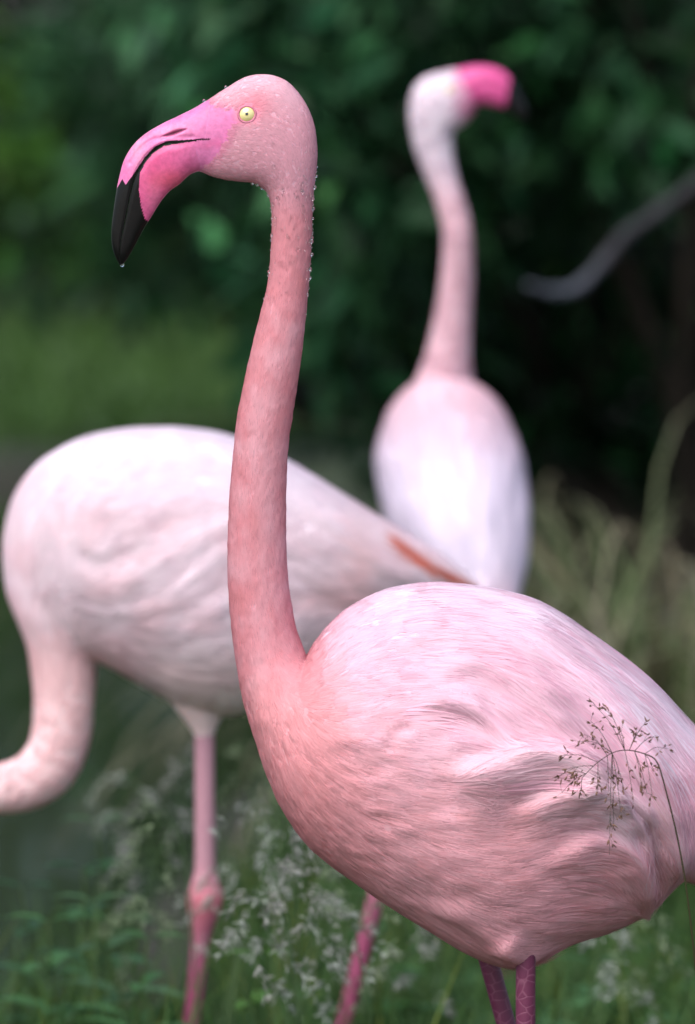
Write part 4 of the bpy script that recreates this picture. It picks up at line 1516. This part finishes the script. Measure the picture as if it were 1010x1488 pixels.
def left_col(px):
    x, y = px[:, 0], px[:, 1]
    nz = fbm(np.stack([x / 40, y / 30, 0 * x], -1), 3)
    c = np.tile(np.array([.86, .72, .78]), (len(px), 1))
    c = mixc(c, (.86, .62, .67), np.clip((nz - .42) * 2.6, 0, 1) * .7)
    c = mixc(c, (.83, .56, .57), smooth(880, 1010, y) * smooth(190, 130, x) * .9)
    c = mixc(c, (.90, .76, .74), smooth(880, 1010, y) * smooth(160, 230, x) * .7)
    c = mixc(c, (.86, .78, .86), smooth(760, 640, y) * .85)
    up, al, tg = polydist(px, spline(np.array([(535, 752), (575, 782), (620, 812), (690, 852)], float), 20))
    st_ = np.exp(-((up - 5) / 7) ** 2) * smooth(0, .15, al)
    c = mixc(c, (.62, .16, .11), np.clip(st_ * 1.5, 0, 1))
    pk_ = np.clip(gauss(px, 470, 860, 60, 50) + .8 * gauss(px, 500, 800, 26, 60), 0, 1)
    c = mixc(c, (.82, .50, .50), pk_ * .55)
    return np.clip(c, .02, .93)


gl = [[(0, 1145), (60, 1130), (90, 1060), (92, 960), (85, 850), (130, 740), (220, 700), (330, 700), (430, 720), (560, 790), (690, 852)],
      [(40, 1000), (25, 880), (12, 780), (50, 690), (130, 640), (220, 624), (330, 636), (450, 690), (560, 760)],
      [(130, 1000), (135, 960), (180, 950), (260, 960), (340, 950), (450, 900), (560, 880)],
      [(90, 850), (160, 860), (250, 830), (330, 780), (420, 770), (540, 830)]]
fp = flow_field(pl, gl)
uvl = uv_flow(SL, np.stack([fp[:, 0], 0 * fp[:, 0], -fp[:, 1]], -1).reshape(PL.shape))
f2 = PX(255, 1690, YL)
gzL = float(ground_z(np.array(f2[0]), np.array(YL)))
flam2 = thing('flamingo', (f2[0], YL, gzL), 'pale pink flamingo bending its neck down to feed behind the pink one', 'flamingo')
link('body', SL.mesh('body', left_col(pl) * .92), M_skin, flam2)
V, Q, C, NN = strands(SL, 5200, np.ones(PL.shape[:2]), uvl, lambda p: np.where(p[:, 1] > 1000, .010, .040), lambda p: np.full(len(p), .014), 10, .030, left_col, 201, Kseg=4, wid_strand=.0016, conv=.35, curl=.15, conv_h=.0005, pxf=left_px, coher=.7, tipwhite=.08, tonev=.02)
link('plumage', new_mesh('plumage', V, Q, None, True, C, NN), M_feather, flam2, kind='stuff')
bl2 = [((-160, 1494), (-98, 1440), 25, .5), ((-140, 1515), (-80, 1462), 22, .4), ((-120, 1540), (-72, 1490), 19, .35), ((-92, 1556), (-66, 1510), 16, .36), ((-62, 1560), (-54, 1522), 13, .4), ((-34, 1554), (-36, 1528), 9, .45), ((-12, 1540), (-14, 1534), 2, .5)]
def plain_bill(tip_from):
    def f(px, lo):
        c = np.tile(np.array([.66, .10, .29]), (len(px), 1))
        c[tip_from(px)] = (.012, .01, .011)
        return c
    return f
bill_parts(flam2, [b[0] for b in bl2], [b[1] for b in bl2], [b[2] for b in bl2], [b[3] for b in bl2], YL, plain_bill(lambda p: p[:, 0] > -70), 60, 40)
for near in (True, False):
    p, n = surf_at(SL, YL, (-168, 1440), near)
    n2 = unit(n + np.array([0, -.9 if near else .9, 0]))
    eye_parts(flam2, p - n2 * .0062, n2, .0092, ring=False)
for hx, hy, fw in ((296, 1006, YL - .012), (398, 990, YL + .02)):
    tp_ = pix([(hx - 6, hy), (hx - 2, hy + 26), (hx, hy + 48), (hx + 1, hy + 62)], fw)
    tv, tq, tt_ = tube_mesh(spline(tp_, 16), np.interp(np.arange(16), [0, 3, 7, 10, 13, 15], [46, 40, 29, 21, 16.5, 14.7]) * mpp(YL), 20)
    link('thigh', new_mesh('thigh', tv, tq, tt_, True, np.tile(np.array([.80, .60, .60]), (len(tv), 1))), M_skin, flam2)
l2 = [((297, 1025), (298, 1305), (258, 1690), YL - .012), ((400, 1010), (566, 1228), (455, 1660), YL + .02)]
for hip, hock, ank, fw in l2:
    h, k, a = PX(*hip, fw), PX(*hock, fw), PX(*ank, fw)
    gz = float(ground_z(np.array(a[0]), np.array(fw)))
    d = unit(a - k)
    a = k + d * ((k[2] - gz - .012) / -d[2])
    leg_parts(flam2, (h, k, a), 14.5 * mpp(YL), (.44, .23, .28), (.26, .045, .11), (-1, -.1))

# ---------------------------------------------------------------- the white flamingo seen from behind
YT = 7.7
ST = mpp(YT)
tb = [  # centre px, half width px, distance, half thickness px
    ((728, 935), 8, 7.36, 6), ((720, 898), 28, 7.37, 26), ((704, 850), 54, 7.40, 55), ((686, 800), 80, 7.45, 86), ((668, 750), 98, 7.52, 110), ((656, 700), 104, 7.59, 122), ((649, 660), 100, 7.65, 122),
    ((645, 628), 89, 7.69, 110), ((644, 602), 74, 7.71, 92), ((645, 585), 59, 7.72, 72), ((646, 568), 48, 7.72, 57), ((648, 545), 39, 7.72, 45), ((652, 512), 32, 7.71, 35), ((659, 455), 26, 7.70, 29),
    ((664, 400), 23.5, 7.69, 26), ((665, 345), 21, 7.68, 24), ((659, 310), 21, 7.68, 23), ((649, 278), 20.5, 7.68, 22)]
nu1 = 200
cp = spline(np.array([t[0] for t in tb], float), nu1)
cw = spline(np.array([[t[1], t[2], t[3]] for t in tb], float), nu1)
Ct = np.vstack([pix(cp[i:i + 1], cw[i, 1]) for i in range(nu1)])
tan = unit(np.gradient(Ct, axis=0))
xa = unit(np.array([1.0, 0, 0])[None] - tan * tan[:, :1])
ya = np.cross(tan, xa)
th = np.linspace(0, 2 * np.pi, 120, endpoint=False)
# v order as in loft_pairs: cos -> towards dorsal (left for the neck/head part), sin -> +y
Pt = Ct[:, None] - xa[:, None] * (cw[:, :1] * ST)[:, None] * np.cos(th)[None, :, None]
sgn = np.sign(ya[:, 1:2])
Pt = Pt + (ya * sgn)[:, None] * (cw[:, 2:] * ST)[:, None] * np.sin(th)[None, :, None]
hd = [((612, 243), (660, 238), 23), ((602, 214), (657, 208), 26), ((596, 182), (660, 190), 30), ((595, 156), (669, 184), 32), ((601, 130), (678, 176), 33), ((617, 113), (686, 166), 32), ((642, 105), (690, 160), 29), ((664, 101), (690, 154), 25), ((676, 106), (690, 148), 16)]
Ph = loft_pairs([h[0] for h in hd], [h[1] for h in hd], [h[2] for h in hd], 7.68, 90, 120)
PT = np.vstack([Pt, Ph])
for _ in range(3):
    s_ = PT.copy()
    s_[190:230] = .25 * PT[189:229] + .5 * PT[190:230] + .25 * PT[191:231]
    PT = s_
STf = Surf(PT)
t_px = lambda P: unpix(P, YT)
ptx = t_px(PT.reshape(-1, 3))
STf.P = STf.P + STf.N * ((fbm(np.stack([ptx[:, 0] / 18, ptx[:, 1] / 60, STf.N[..., 1].ravel()], -1), 2) - .5) * 8 * smooth(560, 640, ptx[:, 1]) * ST).reshape(PT.shape[:2])[..., None]
STf.refresh()


def third_col(px):
    x, y = px[:, 0], px[:, 1]
    c = np.tile(np.array([.78, .70, .81]), (len(px), 1))
    c = mixc(c, (.76, .47, .53), smooth(680, 520, y) * smooth(150, 320, y) * .9)
    c = mixc(c, (.78, .66, .74), smooth(300, 180, y))
    c = mixc(c, (.72, .22, .40), smooth(645, 685, x) * smooth(185, 160, y) * .9)
    c = mixc(c, (.86, .58, .68), np.clip(gauss(px, 715, 840, 26, 40), 0, 1) * .8)
    return c


f3 = PX(650, 1700, YT)
flam3 = thing('flamingo', (f3[0], 7.65, float(ground_z(np.array(f3[0]), np.array(7.65)))), 'white flamingo seen from behind with its head turned sideways', 'flamingo')
link('body', STf.mesh('body', third_col(ptx) * .88), M_skin, flam3)
F3t = -STf.Pu
uvt = uv_flow(STf, F3t)
V, Q, C, NN = strands(STf, 2600, np.ones(PT.shape[:2]), uvt, lambda p: np.where(p[:, 1] < 560, .010, .045), lambda p: np.full(len(p), .014), 8, .03, third_col, 301, Kseg=4, wid_strand=.002, conv=.4, curl=.15, conv_h=.0006, pxf=t_px, tonev=.012, tipwhite=.06)
link('plumage', new_mesh('plumage', V, Q, None, True, C, NN), M_feather, flam3, kind='stuff')
b3 = [((662, 101), (688, 154), 25, .5), ((690, 96), (701, 151), 23, .42), ((712, 97), (713, 153), 21, .36), ((731, 104), (723, 155), 18, .36), ((744, 118), (734, 157), 15, .4), ((752, 133), (742, 161), 12, .44), ((761, 150), (750, 167), 9, .48), ((766, 170), (760, 174), 3, .5)]
bill_parts(flam3, [b[0] for b in b3], [b[1] for b in b3], [b[2] for b in b3], [b[3] for b in b3], 7.68, plain_bill(lambda p: (p[:, 0] + (p[:, 1] - 140) * .2) > 736), 60, 40)
for near in (True, False):
    p, n = surf_at(STf, YT, (650, 128), near)
    n2 = unit(n + np.array([0, -.9 if near else .9, 0]))
    eye_parts(flam3, p - n2 * .0062, n2, .0085, ring=False)
for hip, hock, ank, fw in (((686, 850), (708, 1190), (750, 1540), 7.62), ((700, 850), (738, 1180), (766, 1540), 7.55)):
    h, k, a = PX(*hip, fw), PX(*hock, fw), PX(*ank, fw)
    a[2] = float(ground_z(np.array(a[0]), np.array(fw))) + .012
    leg_parts(flam3, (h, k, a), 11.5 * ST, (.66, .36, .43), (.60, .16, .28), (.1, 1))
